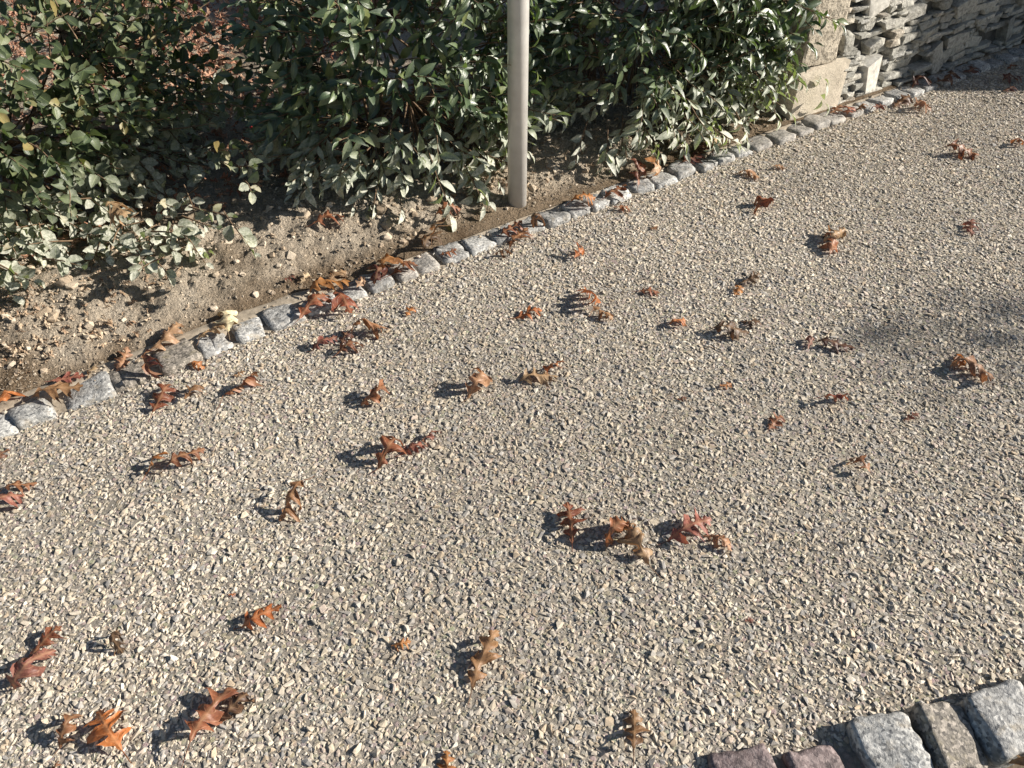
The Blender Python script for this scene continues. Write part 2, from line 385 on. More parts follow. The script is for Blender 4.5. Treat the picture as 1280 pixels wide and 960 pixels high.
def scatter(T, P, S, yaw, tilt, tdir, col, asp=None):
    """place templates T at points P with size S; returns V, F, face colours"""
    n = len(P); var = NPR.integers(0, len(T), n); VV, FF, CC = [], [], []; base = 0
    ca, sa = np.cos(yaw), np.sin(yaw)
    for k, (tv, tf) in enumerate(T):
        ix = np.nonzero(var == k)[0]
        if not len(ix): continue
        v = tv[None] * S[ix, None, None]
        if asp is not None: v = v * asp[ix, None, :]
        c, s = ca[ix, None], sa[ix, None]
        x = v[..., 0] * c - v[..., 1] * s; y = v[..., 0] * s + v[..., 1] * c; z = v[..., 2]
        tx, ty = np.cos(tdir[ix])[:, None], np.sin(tdir[ix])[:, None]; ct, st = np.cos(tilt[ix])[:, None], np.sin(tilt[ix])[:, None]
        r = x * tx + y * ty; q = -x * ty + y * tx
        r2 = r * ct - z * st; z2 = r * st + z * ct
        x, y = r2 * tx - q * ty, r2 * ty + q * tx
        W = np.stack([x, y, z2], -1) + P[ix, None, :]
        m = len(ix); nv = len(tv)
        VV.append(W.reshape(-1, 3)); FF.append((tf[None] + (np.arange(m) * nv)[:, None, None] + base).reshape(-1, 3))
        CC.append(np.repeat(col[ix], len(tf), 0)); base += m * nv
    return np.concatenate(VV), np.concatenate(FF), np.concatenate(CC)
PAL = np.array([(0.51, 0.44, 0.335), (0.54, 0.48, 0.385), (0.46, 0.405, 0.325), (0.41, 0.38, 0.335), (0.57, 0.52, 0.435), (0.46, 0.37, 0.265), (0.35, 0.33, 0.30), (0.50, 0.415, 0.34)])
PW = np.array([0.24, 0.18, 0.15, 0.15, 0.10, 0.06, 0.07, 0.05])
def drive_points(density, marg, inner=None):
    d = 1 / math.sqrt(density)
    gx, gy = np.meshgrid(np.arange(-2.8, 5.4, d), np.arange(0.1, 6.0, d))
    x = (gx + NPR.uniform(-0.55, 0.55, gx.shape) * d).ravel(); y = (gy + NPR.uniform(-0.55, 0.55, gx.shape) * d).ravel()
    px, py, dep = project(np.stack([x, y, 0 * x], -1))
    ok = (kdist(x, y) < -0.036 + 0.016 * fbm(x * 9, y * 9, 77, 2)) & (y > rk_y(x) + 0.05) & (px > -marg) & (px < 1280 + marg) & (py < 960 + marg) & (py > -marg)
    if inner is not None: ok &= ~((px > -inner) & (px < 1280 + inner) & (py < 960 + inner) & (py > -inner))
    return x[ok], y[ok]
T_near = hulls(26, 10, 0.52, 5)
T_small = hulls(14, 7, 0.65, 6)
x, y = drive_points(13000, 150)
n = len(x)
S = np.clip(NPR.lognormal(math.log(0.0060), 0.36, n), 0.0036, 0.0125)
patch = fbm(x * 1.3, y * 1.3, 55, 4)
keep = NPR.random(n) < 0.93 - 0.28 * sstep(0.15, 0.5, fbm(x * 2.6, y * 2.6, 91, 3))
x, y, S, patch = x[keep], y[keep], S[keep], patch[keep]; n = len(x)
col = PAL[NPR.choice(len(PAL), n, p=PW)] * NPR.uniform(0.74, 1.12, (n, 1)) * (1 + 0.26 * patch[:, None])
asp = np.stack([NPR.uniform(0.95, 1.3, n), NPR.uniform(0.8, 1.05, n), NPR.uniform(0.65, 1.0, n)], -1)
P = np.stack([x, y, S * NPR.uniform(-0.18, 0.20, n)], -1)
V, F, C = scatter(T_near, P, S, NPR.uniform(0, 6.283, n), np.abs(NPR.normal(0, 0.19, n)), NPR.uniform(0, 6.283, n), col, asp)
pebbles = link("exposed_pebbles", np_mesh("exposed_pebbles", V, F, C), MAT['gravel'], drive); tag(pebbles, kind='stuff')
print("pebbles", n, len(F))
# the same surface carries on past the frame, with simpler pebbles
x, y = drive_points(5000, 900, 149); n = len(x)
S = np.clip(NPR.lognormal(math.log(0.0066), 0.33, n), 0.0036, 0.0125); col = PAL[NPR.choice(len(PAL), n, p=PW)] * NPR.uniform(0.74, 1.12, (n, 1))
V, F, C = scatter(T_small, np.stack([x, y, S * NPR.uniform(-0.18, 0.20, n)], -1), S, NPR.uniform(0, 6.283, n), np.abs(NPR.normal(0, 0.19, n)), NPR.uniform(0, 6.283, n), col, np.stack([NPR.uniform(0.95, 1.3, n), NPR.uniform(0.8, 1.05, n), NPR.uniform(0.65, 1.0, n)], -1))
peb2 = link("exposed_pebbles", np_mesh("exposed_pebbles", V, F, C), MAT['gravel'], drive); tag(peb2, kind='stuff')
print("outer pebbles", n, len(F))
x, y = drive_points(6000, 40); n = len(x)
S = NPR.uniform(0.0018, 0.0044, n); col = PAL[NPR.choice(len(PAL), n, p=PW)] * NPR.uniform(0.6, 1.05, (n, 1))
P = np.stack([x, y, S * 0.25], -1)
V, F, C = scatter(T_small, P, S, NPR.uniform(0, 6.283, n), np.abs(NPR.normal(0, 0.4, n)), NPR.uniform(0, 6.283, n), col)
grit = link("fine_grit", np_mesh("fine_grit", V, F, C), MAT['gravel'], drive); tag(grit, kind='stuff')
print("grit", n, len(F))

SP = np.array([(0.39, 0.32, 0.235), (0.43, 0.36, 0.27), (0.35, 0.28, 0.205), (0.47, 0.40, 0.31), (0.31, 0.245, 0.175)])
def soil_points(n, v0, v1, power=1.0):
    a = NPR.uniform(karc(-2.2, float(kerb_y(-2.2))), karc(1.7, float(kerb_y(1.7))), n); v = v0 + (v1 - v0) * NPR.random(n) ** power
    x, y, tx, ty, nx, ny = kpos(a); return x + nx * v, y + ny * v
n = 46000; x, y = soil_points(n, 0.075, 0.85, 1.1)
S = np.clip(NPR.lognormal(math.log(0.0034), 0.55, n), 0.002, 0.024)
lump = fbm(x * 3.1, y * 3.1, 31, 3); ok = NPR.random(n) < np.clip(0.55 + 1.2 * lump, 0.25, 1)
x, y, S = x[ok], y[ok], S[ok]; n = len(x)
col = SP[NPR.integers(0, len(SP), n)] * NPR.uniform(1.0, 1.28, (n, 1)) * (1 - 0.4 * (1 - sstep(0.09, 0.19, kdist(x, y) + 0.09 * fbm(x * 4, y * 4, 17, 3))))[:, None]
V, F, C = scatter(hulls(18, 9, 0.7, 9), np.stack([x, y, soil_z(x, y) + S * 0.02], -1), S, NPR.uniform(0, 6.283, n), np.abs(NPR.normal(0, 0.5, n)), NPR.uniform(0, 6.283, n), col)
nb = 620; bx, by = soil_points(nb, 0.11, 0.75); Sb = np.clip(NPR.lognormal(math.log(0.011), 0.4, nb), 0.006, 0.026)
V2, F2, C2 = scatter(hulls(14, 22, 0.75, 19, -0.9), np.stack([bx, by, soil_z(bx, by) + Sb * 0.1], -1), Sb, NPR.uniform(0, 6.283, nb), NPR.normal(0, 0.4, nb), NPR.uniform(0, 6.283, nb), SP[NPR.integers(0, len(SP), nb)] * NPR.uniform(0.95, 1.25, (nb, 1)))
F = np.concatenate([F, F2 + len(V)]); V = np.concatenate([V, V2]); C = np.concatenate([C, C2])
clods = link("soil_clods", np_mesh("soil_clods", V, F, C), MAT['clod'], soil); tag(clods, kind='stuff')

# ------------------------------------------------------------------ setts
def sett_mesh(name, L, W, H, seed, res=5, jit=0.10, rnd=0.28):
    """a hewn block: subdivided box, rounded and broken edges; top at z = 0"""
    r = random.Random(seed); bm = bmesh.new(); bmesh.ops.create_cube(bm, size=1.0)
    bmesh.ops.subdivide_edges(bm, edges=bm.edges[:], cuts=res, use_grid_fill=True)
    o = Vector((r.uniform(0, 90), r.uniform(0, 90), r.uniform(0, 90)))
    cj = {}
    for sx in (-1, 1):
        for sy in (-1, 1): cj[sx, sy] = (r.uniform(-jit, jit), r.uniform(-jit, jit), r.uniform(-jit, jit) * 0.5)
    for v in bm.verts:
        p = v.co * 2
        q = Vector([math.copysign(abs(c) ** 1.0, c) for c in p])
        l = (abs(q.x) ** 9 + abs(q.y) ** 9 + abs(q.z) ** 9) ** (1 / 9)
        m = max(abs(q.x), abs(q.y), abs(q.z)); q = q * (m / l) if l > 1e-6 else q
        q = p.lerp(q, rnd / 0.28 * 0.8)
        fx, fy = (p.x + 1) / 2, (p.y + 1) / 2
        j = [sum(cj[sx, sy][k] * (fx if sx > 0 else 1 - fx) * (fy if sy > 0 else 1 - fy) for sx in (-1, 1) for sy in (-1, 1)) for k in range(3)]
        q = Vector((q.x + j[0], q.y + j[1], q.z + j[2] * (1 + p.z)))
        d = mnoise.noise(q * 1.3 + o) * 0.10 + mnoise.noise(q * 3.2 + o) * 0.05 + abs(mnoise.noise(q * 2.1 - o)) * 0.07
        q = q * (1 + d * (0.45 if p.z > 0.9 and max(abs(p.x), abs(p.y)) < 0.9 else 1.0))
        v.co = (q.x * L / 2, q.y * W / 2, (q.z - 1) * H / 2)
    return bm_mesh(name, bm, smooth=True)
SETT = [(3, 540, 'pale'), (40, 518, 'pale'), (108, 489, 'granite'), (166, 470, 'mossy'), (222, 449, 'mossy'), (270, 432, 'granite'), (312, 416, 'granite'), (355, 402, 'granite'), (400, 381, 'granite'), (438, 370, 'granite'), (473, 356, 'granite'), (505, 345, 'dusty'), (533, 336, 'dusty'), (565, 323, 'granite'), (600, 311, 'pale'), (632, 299, 'granite'), (662, 289, 'pale'), (692, 276, 'granite'), (719, 265, 'granite'), (745, 256, 'pale'), (772, 246, 'pale'), (800, 236, 'granite'), (826, 226, 'pale'), (850, 216, 'granite'), (876, 206, 'granite'), (900, 198, 'pale'), (922, 189, 'granite'), (945, 181, 'dusty'), (968, 172, 'dusty'), (992, 162, 'dusty'), (1016, 156, 'dusty'), (1038, 150, 'dusty'), (1060, 141, 'dusty'), (1080, 135, 'granite')]
arcs = [karc(*at(a, b)[:2]) for a, b, c in SETT]; kinds = [c for a, b, c in SETT]
while arcs[-1] < A1 - 0.2: arcs.append(arcs[-1] + RND.uniform(0.105, 0.14)); kinds.append(RND.choice(['granite', 'granite', 'dusty', 'pale']))
while arcs[0] > A0 - 1: arcs.insert(0, arcs[0] - RND.uniform(0.11, 0.14)); kinds.insert(0, RND.choice(['granite', 'pale']))
for i, (a, k) in enumerate(zip(arcs, kinds)):
    dl = (arcs[i] - arcs[i - 1]) if i else 0.12; dr = (arcs[i + 1] - arcs[i]) if i + 1 < len(arcs) else 0.12
    L = min(0.155, max(0.075, (dl + dr) / 2 - RND.uniform(0.008, 0.018)))
    x, y, tx, ty, nx, ny = [float(q) for q in kpos(a)]
    o = link("sett", sett_mesh("sett", L, RND.uniform(0.088, 0.108), 0.10, 100 + i, 5, 0.16), MAT[k], kerb)
    o.location = (x + nx * 0.004, y + ny * 0.004, RND.uniform(0.016, 0.026))
    o.rotation_euler = (RND.uniform(-0.10, 0.04), RND.uniform(-0.07, 0.07), math.atan2(ty, tx) + RND.uniform(-0.06, 0.06))
# the front kerb at the bottom of the picture
bm = bmesh.new()
for x in np.linspace(-1.5, 3.2, 40):
    pass
xa = np.linspace(-1.5, 3.2, 60)
r0 = [bm.verts.new((x, float(rk_y(x)) + 0.072, -0.002)) for x in xa]; r1 = [bm.verts.new((x, float(rk_y(x)), -0.02)) for x in xa]; r2 = [bm.verts.new((x, float(rk_y(x)) - 0.14, -0.055)) for x in xa]
for i in range(len(xa) - 1):
    bm.faces.new((r1[i], r1[i + 1], r0[i + 1], r0[i])); bm.faces.new((r2[i], r2[i + 1], r1[i + 1], r1[i]))
kerb2 = link("kerb", bm_mesh("kerb", bm, True), MAT['frontsoil']); tag(kerb2, 'row of chunky setts edging the near corner of the driveway', kind='structure')
FS = [(838, 1003, 0.01, 'granite', 0.12, 0.0), (938, 979, 0.024, 'brown', 0.115, -0.05), (1034, 973, 0.026, 'brown', 0.10, 0.05), (1114, 929, 0.042, 'pale', 0.118, -0.05), (1193, 916, 0.05, 'mossy', 0.092, 0.14), (1262, 897, 0.06, 'granite', 0.12, 0.05), (1345, 872, 0.05, 'granite', 0.12, 0), (1425, 850, 0.045, 'mossy', 0.11, 0)]
for i, (px, py, z, k, L, rx) in enumerate(FS):
    p = at(px, py, z)
    o = link("sett", sett_mesh("sett", L, 0.125, 0.13, 300 + i, 12, 0.09), MAT[k], kerb2)
    o.location = p; o.rotation_euler = (0.05 + rx * 0.5, rx, 0.20 + RND.uniform(-0.09, 0.09))
print("setts ok")
# loose chips and dirt in the joints between the setts
n = 1500; a = NPR.uniform(karc(-2.0, float(kerb_y(-2.0))), A1, n); v = NPR.uniform(-0.06, 0.075, n); x, y, tx, ty, nx, ny = kpos(a); x = x + nx * v; y = y + ny * v
S = np.clip(NPR.lognormal(math.log(0.0045), 0.4, n), 0.002, 0.010); col = np.where(NPR.random((n, 1)) < 0.55, PAL[NPR.integers(0, len(PAL), n)], SP[NPR.integers(0, len(SP), n)])
V, F, C = scatter(T_near, np.stack([x, y, np.where(v > 0.02, 0.021, 0.006) + S * 0.2], -1), S, NPR.uniform(0, 6.283, n), NPR.normal(0, 0.3, n), NPR.uniform(0, 6.283, n), col)
jc = link("joint_chips", np_mesh("joint_chips", V, F, C), MAT['gravel'], kerb); tag(jc, kind='stuff')
# ------------------------------------------------------------------ gate pillar
def z_over(px, py, P):
    """height over ground point P at which pixel row py is seen"""
    v = (480 - py) / FPX; ry = _c + v * _s; rz = -_s + v * _c
    return CAM_H + rz * (P.y / ry)
def block_mesh(name, L, W, H, seed, rough, res=7, chip=0.5):
    """a dressed block: x along its face, y into the wall, base at z = 0"""
    r = random.Random(seed); bm = bmesh.new(); bmesh.ops.create_cube(bm, size=1.0)
    bmesh.ops.subdivide_edges(bm, edges=bm.edges[:], cuts=res, use_grid_fill=True)
    o = Vector((r.uniform(0, 90), r.uniform(0, 90), r.uniform(0, 90)))
    for v in bm.verts:
        p = v.co.copy(); q = Vector((p.x * L, p.y * W, (p.z + 0.5) * H))
        edge = sum(1 for c in p if abs(c) > 0.49)
        d = mnoise.noise(q * 9 + o) * rough + mnoise.noise(q * 26 + o) * rough * 0.6
        out = Vector((p.x if abs(p.x) > 0.49 else 0, p.y if abs(p.y) > 0.49 else 0, p.z if abs(p.z) > 0.49 else 0))
        if out.length > 0: q += out.normalized() * d
        if edge >= 2: q -= out.normalized() * (0.004 + rough * chip * max(0, mnoise.noise(q * 14 + o) + 0.2))
        v.co = q
    return bm_mesh(name, bm, smooth=False)
PA, PB = at(985, 158), at(1046, 139)
pd = (PB - PA).normalized(); pn = Vector((-pd.y, pd.x, 0))  # pn points into the wall
pw = (PB - PA).length
zt = z_over(1013, 92, PA)
pil = empty("gate_pillar", PA + pd * pw / 2 + pn * 0.17)
pil.rotation_euler = (0, 0, math.atan2(pd.y, pd.x))
tag(pil, 'gate pillar of pale dressed sandstone blocks between the last laurel and the schist wall', 'pillar')
def pblock(L, W, H, z, mat, seed, rough, x=0.0, res=7, lab=None):
    o = link("block", block_mesh("block", L, W, H, seed, rough, res), MAT[mat], pil); o.location = (x, 0, z)
    if lab: o['label'] = lab
pblock(pw, 0.34, zt + 0.02, -0.02, 'tooled', 1, 0.003, lab='broad bottom block with a finely tooled face')
pblock(pw * 0.70, 0.30, 0.46, zt + 0.004, 'rock', 2, 0.006, -pw * 0.11, 12, lab='narrower rough pitted block above the tooled one')
pblock(pw * 0.98, 0.33, 0.30, zt + 0.468, 'tooled', 3, 0.004, 0)
pblock(pw * 1.14, 0.40, 0.09, zt + 0.771, 'tooled', 4, 0.004, 0)
print("pillar h", zt, pw)

# ------------------------------------------------------------------ dry stone wall
wa0 = karc(PB.x, PB.y) - 0.02
def wall_frame(s):
    x, y, tx, ty, nx, ny = [float(q) for q in kpos(wa0 + s)]
    return Vector((x, y, 0)), Vector((tx, ty, 0)), Vector((nx, ny, 0))
WOFF = 0.056
wall = empty("stone_wall", wall_frame(1.5)[0] + wall_frame(1.5)[2] * 0.2)
tag(wall, 'dry stone wall of grey schist pieces running up from the gate pillar', 'wall')
def schist(name, L, H, D, seed, upright=False):
    """flat angular stone: x along the wall, y depth (front at -y), z up, centred"""
    r = random.Random(seed); bm = bmesh.new(); P = []
    for sx in (-1, 1):
        for sz in (-1, 1):
            for sy in (-1, 1):
                k = r.uniform(0.62, 1.05); P.append((sx * L / 2 * k, sy * D / 2 * (1 if sy > 0 else r.uniform(0.86, 1.04)), sz * H / 2 * r.uniform(0.5, 1.05)))
    for k in range(4):
        P.append((r.uniform(-0.52, 0.52) * L, -D / 2 * r.uniform(0.92, 1.06), r.uniform(-0.52, 0.52) * H))
    for s in (-1, 1): P.append((s * L / 2, -D * r.uniform(0.1, 0.45), r.uniform(-0.3, 0.3) * H))
    for p in P: bm.verts.new(p)
    bmesh.ops.convex_hull(bm, input=bm.verts[:])
    loose = [v for v in bm.verts if not v.link_faces]; bmesh.ops.delete(bm, geom=loose, context='VERTS')
    return bm_mesh(name, bm)
specials = []   # (s, z, L, H, lean)
def s_of(px, py):
    """where a pixel meets the wall face: along-wall distance and height"""
    best = None
    for s in np.arange(0, 3.2, 0.01):
        p, t, n = wall_frame(s); q = p + n * WOFF
        z = z_over(px, py, q); ix = float(project((q.x, q.y, z))[0])
        if best is None or abs(ix - px) < best[0]: best = (abs(ix - px), s, z)
    return best[1], best[2]
for (px, py, L, H, lean) in [(1090, 97, 0.115, 0.20, 0.30), (1170, 77, 0.09, 0.17, 0.35), (1262, 40, 0.06, 0.15, 0.25), (1108, 8, 0.12, 0.12, 0.3), (1150, 22, 0.13, 0.07, 0.25), (1048, 58, 0.07, 0.09, 0.1), (1098, 62, 0.08, 0.07, 0.5), (1215, 12, 0.15, 0.09, 0.45), (1200, 52, 0.17, 0.07, 0.1)]:
    s, z = s_of(px, py); specials.append((s, z, L, H, lean))
stones = []
z = 0.0; r = random.Random(21)
while z < 0.92:
    h = r.choice([0.016, 0.02, 0.024, 0.028, 0.033, 0.04, 0.052]) * r.uniform(0.9, 1.1); s = r.uniform(-0.06, 0.0)
    while s < 2.75:
        L = min(0.26, max(0.05, h * r.uniform(1.6, 5.5)))
        zz = z + h / 2 + 0.012 * math.sin(s * 5 + z * 9)
        if not any(abs(s + L / 2 - a) < (l + L) * 0.40 and abs(zz - b) < (hh + h) * 0.40 for a, b, l, hh, e in specials):
            if L > 0.11 and h > 0.045 and r.random() < 0.4:
                stones.append((s + L / 2, zz - h * 0.25, L * 1.04, h * 0.52, r.uniform(-0.1, 0.1), 0)); stones.append((s + L / 2, zz + h * 0.25, L * 1.02, h * 0.52, r.uniform(-0.1, 0.1), 0))
            else:
                stones.append((s + L / 2, zz, L * r.uniform(1.0, 1.12), h * r.uniform(0.92, 1.28), r.gauss(0, 0.09), 0))
        s += L * r.uniform(0.98, 1.06)
    z += h * 0.97
stones += [(a, b, l, hh, e, 1) for a, b, l, hh, e in specials]
def wall_mat(s, z, pro, lean, dd=0.15):
    p, t, n = wall_frame(s); b = 0.10 * z
    loc = p + n * (WOFF + dd / 2 - pro + b) + Vector((0, 0, z + 0.012))
    Rm = Matrix((t, n, Vector((0, 0, 1)))).transposed().to_4x4()
    return Matrix.Translation(loc) @ Rm @ Matrix.Rotation(-lean, 4, 'Y') @ Matrix.Rotation(r.uniform(-0.15, 0.15), 4, 'Z') @ Matrix.Rotation(r.uniform(-0.09, 0.06), 4, 'X')
items = []
for i, (s, z, L, H, lean, sp) in enumerate(stones):
    mw = wall_mat(s, z, 0.012 if sp else r.uniform(-0.02, 0.016), lean, 0.07 if sp else 0.15)
    px, py, dep = project(mw.translation[:]); vis = (-40 < px < 1320) and (-25 < py < 960)
    items.append((0 if sp else 1 if vis else 2, -L * H, i, mw, L, H))
items.sort(key=lambda q: q[:3])
PALE = {len(stones) - len(specials), len(stones) - len(specials) + 3}; rest_bm = bmesh.new()
wall_inv = Matrix.Translation(wall.location).inverted()
for k, (c, a, i, mw, L, H) in enumerate(items):
    if k < 296:
        o = link("stone", schist("stone", L, H, 0.07 if c == 0 else 0.15, 4000 + i), MAT['paleslate' if i in PALE else 'slate'], wall); o.matrix_basis = wall_inv @ mw
    else:
        me = schist("stone", L, H, 0.15, 4000 + i); me.transform(wall_inv @ mw); rest_bm.from_mesh(me); bpy.data.meshes.remove(me)
if len(rest_bm.verts):
    o = link("upper_stones", bm_mesh("upper_stones", rest_bm), MAT['slate'], wall); tag(o, kind='stuff')
print("wall stones", len(items), sum(1 for q in items if q[0] < 2))
bm = bmesh.new(); prof = []
for s in np.linspace(-0.02, 2.8, 30):
    p, t, n = wall_frame(s); row = []
    for off, z in ((WOFF + 0.045, -0.05), (WOFF + 0.045 + 0.088, 0.88), (WOFF + 0.36, 0.88), (WOFF + 0.42, -0.05)):
        q = p + n * off; row.append(bm.verts.new((q.x - wall.location.x, q.y - wall.location.y, z)))
    prof.append(row)
for a, b in zip(prof[:-1], prof[1:]):
    for k in range(3): bm.faces.new((a[k], b[k], b[k + 1], a[k + 1]))
bm.faces.new(prof[0]); bm.faces.new(prof[-1][::-1])
link("core", bm_mesh("core", bm), MAT['core'], wall)

# ------------------------------------------------------------------ steel post
base = at(648, 257); pz = float(soil_z(base.x, base.y)); PR = 0.036
base = at(646.5, 249, pz); POST = base
def revolve(name, prof, n=40):
    bm = bmesh.new(); rings = []
    for rr, z in prof: rings.append([bm.verts.new((rr * math.cos(2 * math.pi * k / n), rr * math.sin(2 * math.pi * k / n), z)) for k in range(n)])
    for a, b in zip(rings[:-1], rings[1:]):
        for k in range(n): bm.faces.new((a[k], a[(k + 1) % n], b[(k + 1) % n], b[k]))
    bm.faces.new(rings[0][::-1]); bm.faces.new(rings[-1]); return bm_mesh(name, bm, True)
post = link("steel_post", revolve("steel_post", [(PR, -0.15), (PR, 0.9), (PR, 1.75)]), MAT['steel']); post.location = base
tag(post, 'round grey steel post standing in bare soil between two laurels', 'post')
cap = link("cap", revolve("cap", [(PR + 0.002, 1.735), (PR + 0.002, 1.752), (PR * 0.8, 1.762), (PR * 0.2, 1.768)]), MAT['steel'], post)

# ------------------------------------------------------------------ added unseen building, its corner battered to shape the upper right shade
hb = empty("shade_building", (6.9, 6.6, 0))
tag(hb, 'unseen rendered building added to shade the wall, its corner battered to fit the shadow edge', 'shade_building')
K = 0.15; y0 = 3.84
bm = bmesh.new(); Hh = 3.0
def yb(z): return y0 + K * z
ring = []
for z in (-0.1, Hh):
    ring.append([bm.verts.new(v) for v in ((4.7 - 6.9, yb(z) - 6.6, z), (9.1 - 6.9, yb(z) - 6.6, z), (9.1 - 6.9, 9.4 - 6.6, z), (4.7 - 6.9, 9.4 - 6.6, z))])
for k in range(4): bm.faces.new((ring[0][k], ring[0][(k + 1) % 4], ring[1][(k + 1) % 4], ring[1][k]))
bm.faces.new(ring[1])
link("wall", bm_mesh("wall", bm), MAT['render'], hb)
def box_mesh(name, c, d):
    bm = bmesh.new(); bmesh.ops.create_cube(bm, size=1); 
    for v in bm.verts: v.co = Vector((c[i] + v.co[i] * d[i] for i in range(3)))
    return bm_mesh(name, bm)
bm = bmesh.new()
ry0, ry1 = yb(Hh) - 6.6, 9.4 - 6.6 + 0.15; rx0, rx1 = -2.35, 2.35; ym = (ry0 + ry1) / 2
vv = [bm.verts.new(q) for q in ((rx0, ry0, Hh), (rx1, ry0, Hh), (rx1, ry1, Hh), (rx0, ry1, Hh), (rx0, ym, Hh + 1.4), (rx1, ym, Hh + 1.4))]
for f in ((0, 1, 5, 4), (2, 3, 4, 5), (0, 4, 3), (1, 2, 5), (3, 2, 1, 0)): bm.faces.new([vv[k] for k in f])
ro = link("roof", bm_mesh("roof", bm), MAT['tile'], hb); ro.location.z = 0.004
dr = link("door", box_mesh("door", (-2.21, 0.2, 1.0), (0.05, 0.9, 2.0)), MAT['wood'], hb)
link("handle", box_mesh("handle", (-2.26, 0.52, 1.0), (0.05, 0.11, 0.03)), MAT['steel'], dr)
wi = link("window", box_mesh("window", (-2.20, -1.3, 1.6), (0.04, 0.7, 0.9)), MAT['wood'], hb)
link("pane", box_mesh("pane", (-2.222, -1.3, 1.6), (0.01, 0.56, 0.76)), MAT['glass'], wi)

# ------------------------------------------------------------------ added unseen young tree, placed so its top shades the right edge
def tube(bm, pts, r0, r1, n=5):
    pts = [Vector(p) for p in pts]; rings = []
    for i, p in enumerate(pts):
        t = (pts[min(i + 1, len(pts) - 1)] - pts[max(i - 1, 0)]).normalized(); a = t.orthogonal().normalized(); b = t.cross(a)
        rr = r0 + (r1 - r0) * i / (len(pts) - 1)
        rings.append([bm.verts.new(p + (a * math.cos(2 * math.pi * k / n) + b * math.sin(2 * math.pi * k / n)) * rr) for k in range(n)])
    for A, B in zip(rings[:-1], rings[1:]):
        for k in range(n): bm.faces.new((A[k], A[(k + 1) % n], B[(k + 1) % n], B[k]))
tr = empty("shade_tree", (9.0, 2.45, -0.06)); tag(tr, 'unseen young oak added beyond the driveway to shade its right side', 'tree')
rt = random.Random(4); bt = bmesh.new(); bc = bmesh.new(); TP = [Vector((0.03 * math.sin(k * 1.3), 0.03 * math.cos(k * 1.7), 0.4 * k)) for k in range(10)]
tube(bt, TP, 0.05, 0.012, 8); tips = []
for k in range(26):
    f = rt.uniform(0.38, 0.97); i = int(f * 9); a = rt.uniform(0, 6.28); b = TP[i].lerp(TP[min(9, i + 1)], f * 9 - i); L = (1.15 - f) * 1.1 * rt.uniform(.6, 1.1) + 0.12
    d = Vector((math.cos(a), math.sin(a), rt.uniform(.5, 1.0))).normalized(); p1 = b + d * L * .5 + Vector((0, 0, .04)); p2 = b + d * L; tube(bt, [b, p1, p2], 0.012 * (1.2 - f), 0.004, 5)
    for q in range(12): tips.append(b.lerp(p2, rt.uniform(.35, 1.05)) + Vector((rt.gauss(0, .05), rt.gauss(0, .05), rt.gauss(0, .05))))
tips += [Vector((rt.gauss(0, .25), rt.gauss(0, .13), 3.84 + rt.gauss(0, .10))) for k in range(190)]  # extra leaves massed at the top to thicken the cast shade patch
for p in tips:
    x = Vector((rt.gauss(0, 1), rt.gauss(0, 1), rt.gauss(0, .5))).normalized(); y = x.orthogonal().normalized(); L = rt.uniform(.05, .085)
    bc.faces.new([bc.verts.new(q) for q in (p, p + x * L * .4 + y * L * .35, p + x * L, p + x * L * .5 - y * L * .3)])
link("trunk", bm_mesh("trunk", bt, True), MAT['bark'], tr); cw = link("crown", bm_mesh("crown", bc), MAT['litter'], tr); cw['kind'] = 'stuff'

# ------------------------------------------------------------------ shrubs
def leaf_template(rows, width, droop, fold, wave, twist, seed):
    """leaf of length 1 along +y from its stalk, normal +z -> verts, quads, uv"""
    r = random.Random(seed); V, UV, Q = [], [], []
    ang = 0.0; y = z = 0.0; prev = 0.0
    for t, w in rows:
        d = t - prev; prev = t; ang += -droop * d; y += d * math.cos(ang); z += d * math.sin(ang)
        tw = twist * t
        for s in (-1, 0, 1):
            x = s * w * width * 0.5; zz = z + abs(s) * w * width * fold + (wave * math.sin(t * 9 + s * 2 + seed) * w * width if s else 0)
            V.append((x * math.cos(tw) - (zz - z) * math.sin(tw), y, z + x * math.sin(tw) + (zz - z) * math.cos(tw))); UV.append((0.5 + s * 0.5, t))
    n = len(rows)
    for k in range(n - 1):
        a = k * 3
        Q += [(a, a + 1, a + 4, a + 3), (a + 1, a + 2, a + 5, a + 4)]
    return np.array(V), Q, np.array(UV)
ROW_L = [(0, 0.05), (0.10, 0.07), (0.16, 0.30), (0.36, 0.92), (0.55, 1.0), (0.75, 0.72), (0.90, 0.30), (1.0, 0.03)]
ROW_C = [(0, 0.05), (0.10, 0.08), (0.18, 0.50), (0.38, 0.98), (0.62, 1.0), (0.82, 0.68), (0.94, 0.28), (1.0, 0.03)]
def leafset(rows, width, seeds, d0, d1):
    r = random.Random(5); out = []
    for sd in seeds: out.append(leaf_template(rows, width * r.uniform(0.85, 1.12), r.uniform(d0, d1), r.uniform(0.10, 0.42), r.uniform(0.02, 0.09), r.uniform(-0.5, 0.5), sd))
    return out
LAUREL = leafset(ROW_L, 0.315, range(9), 0.4, 1.7); COTON = leafset(ROW_C, 0.56, range(20, 28), -0.1, 0.8)
def quad_mesh(name, V, Q, UV):
    me = bpy.data.meshes.new(name); me.from_pydata([tuple(v) for v in V], [], Q)
    uv = me.uv_layers.new(name="UVMap"); li = np.array([i for q in Q for i in q]); uv.data.foreach_set("uv", np.asarray(UV, np.float32)[li].ravel())
    for p in me.polygons: p.use_smooth = True
    return me
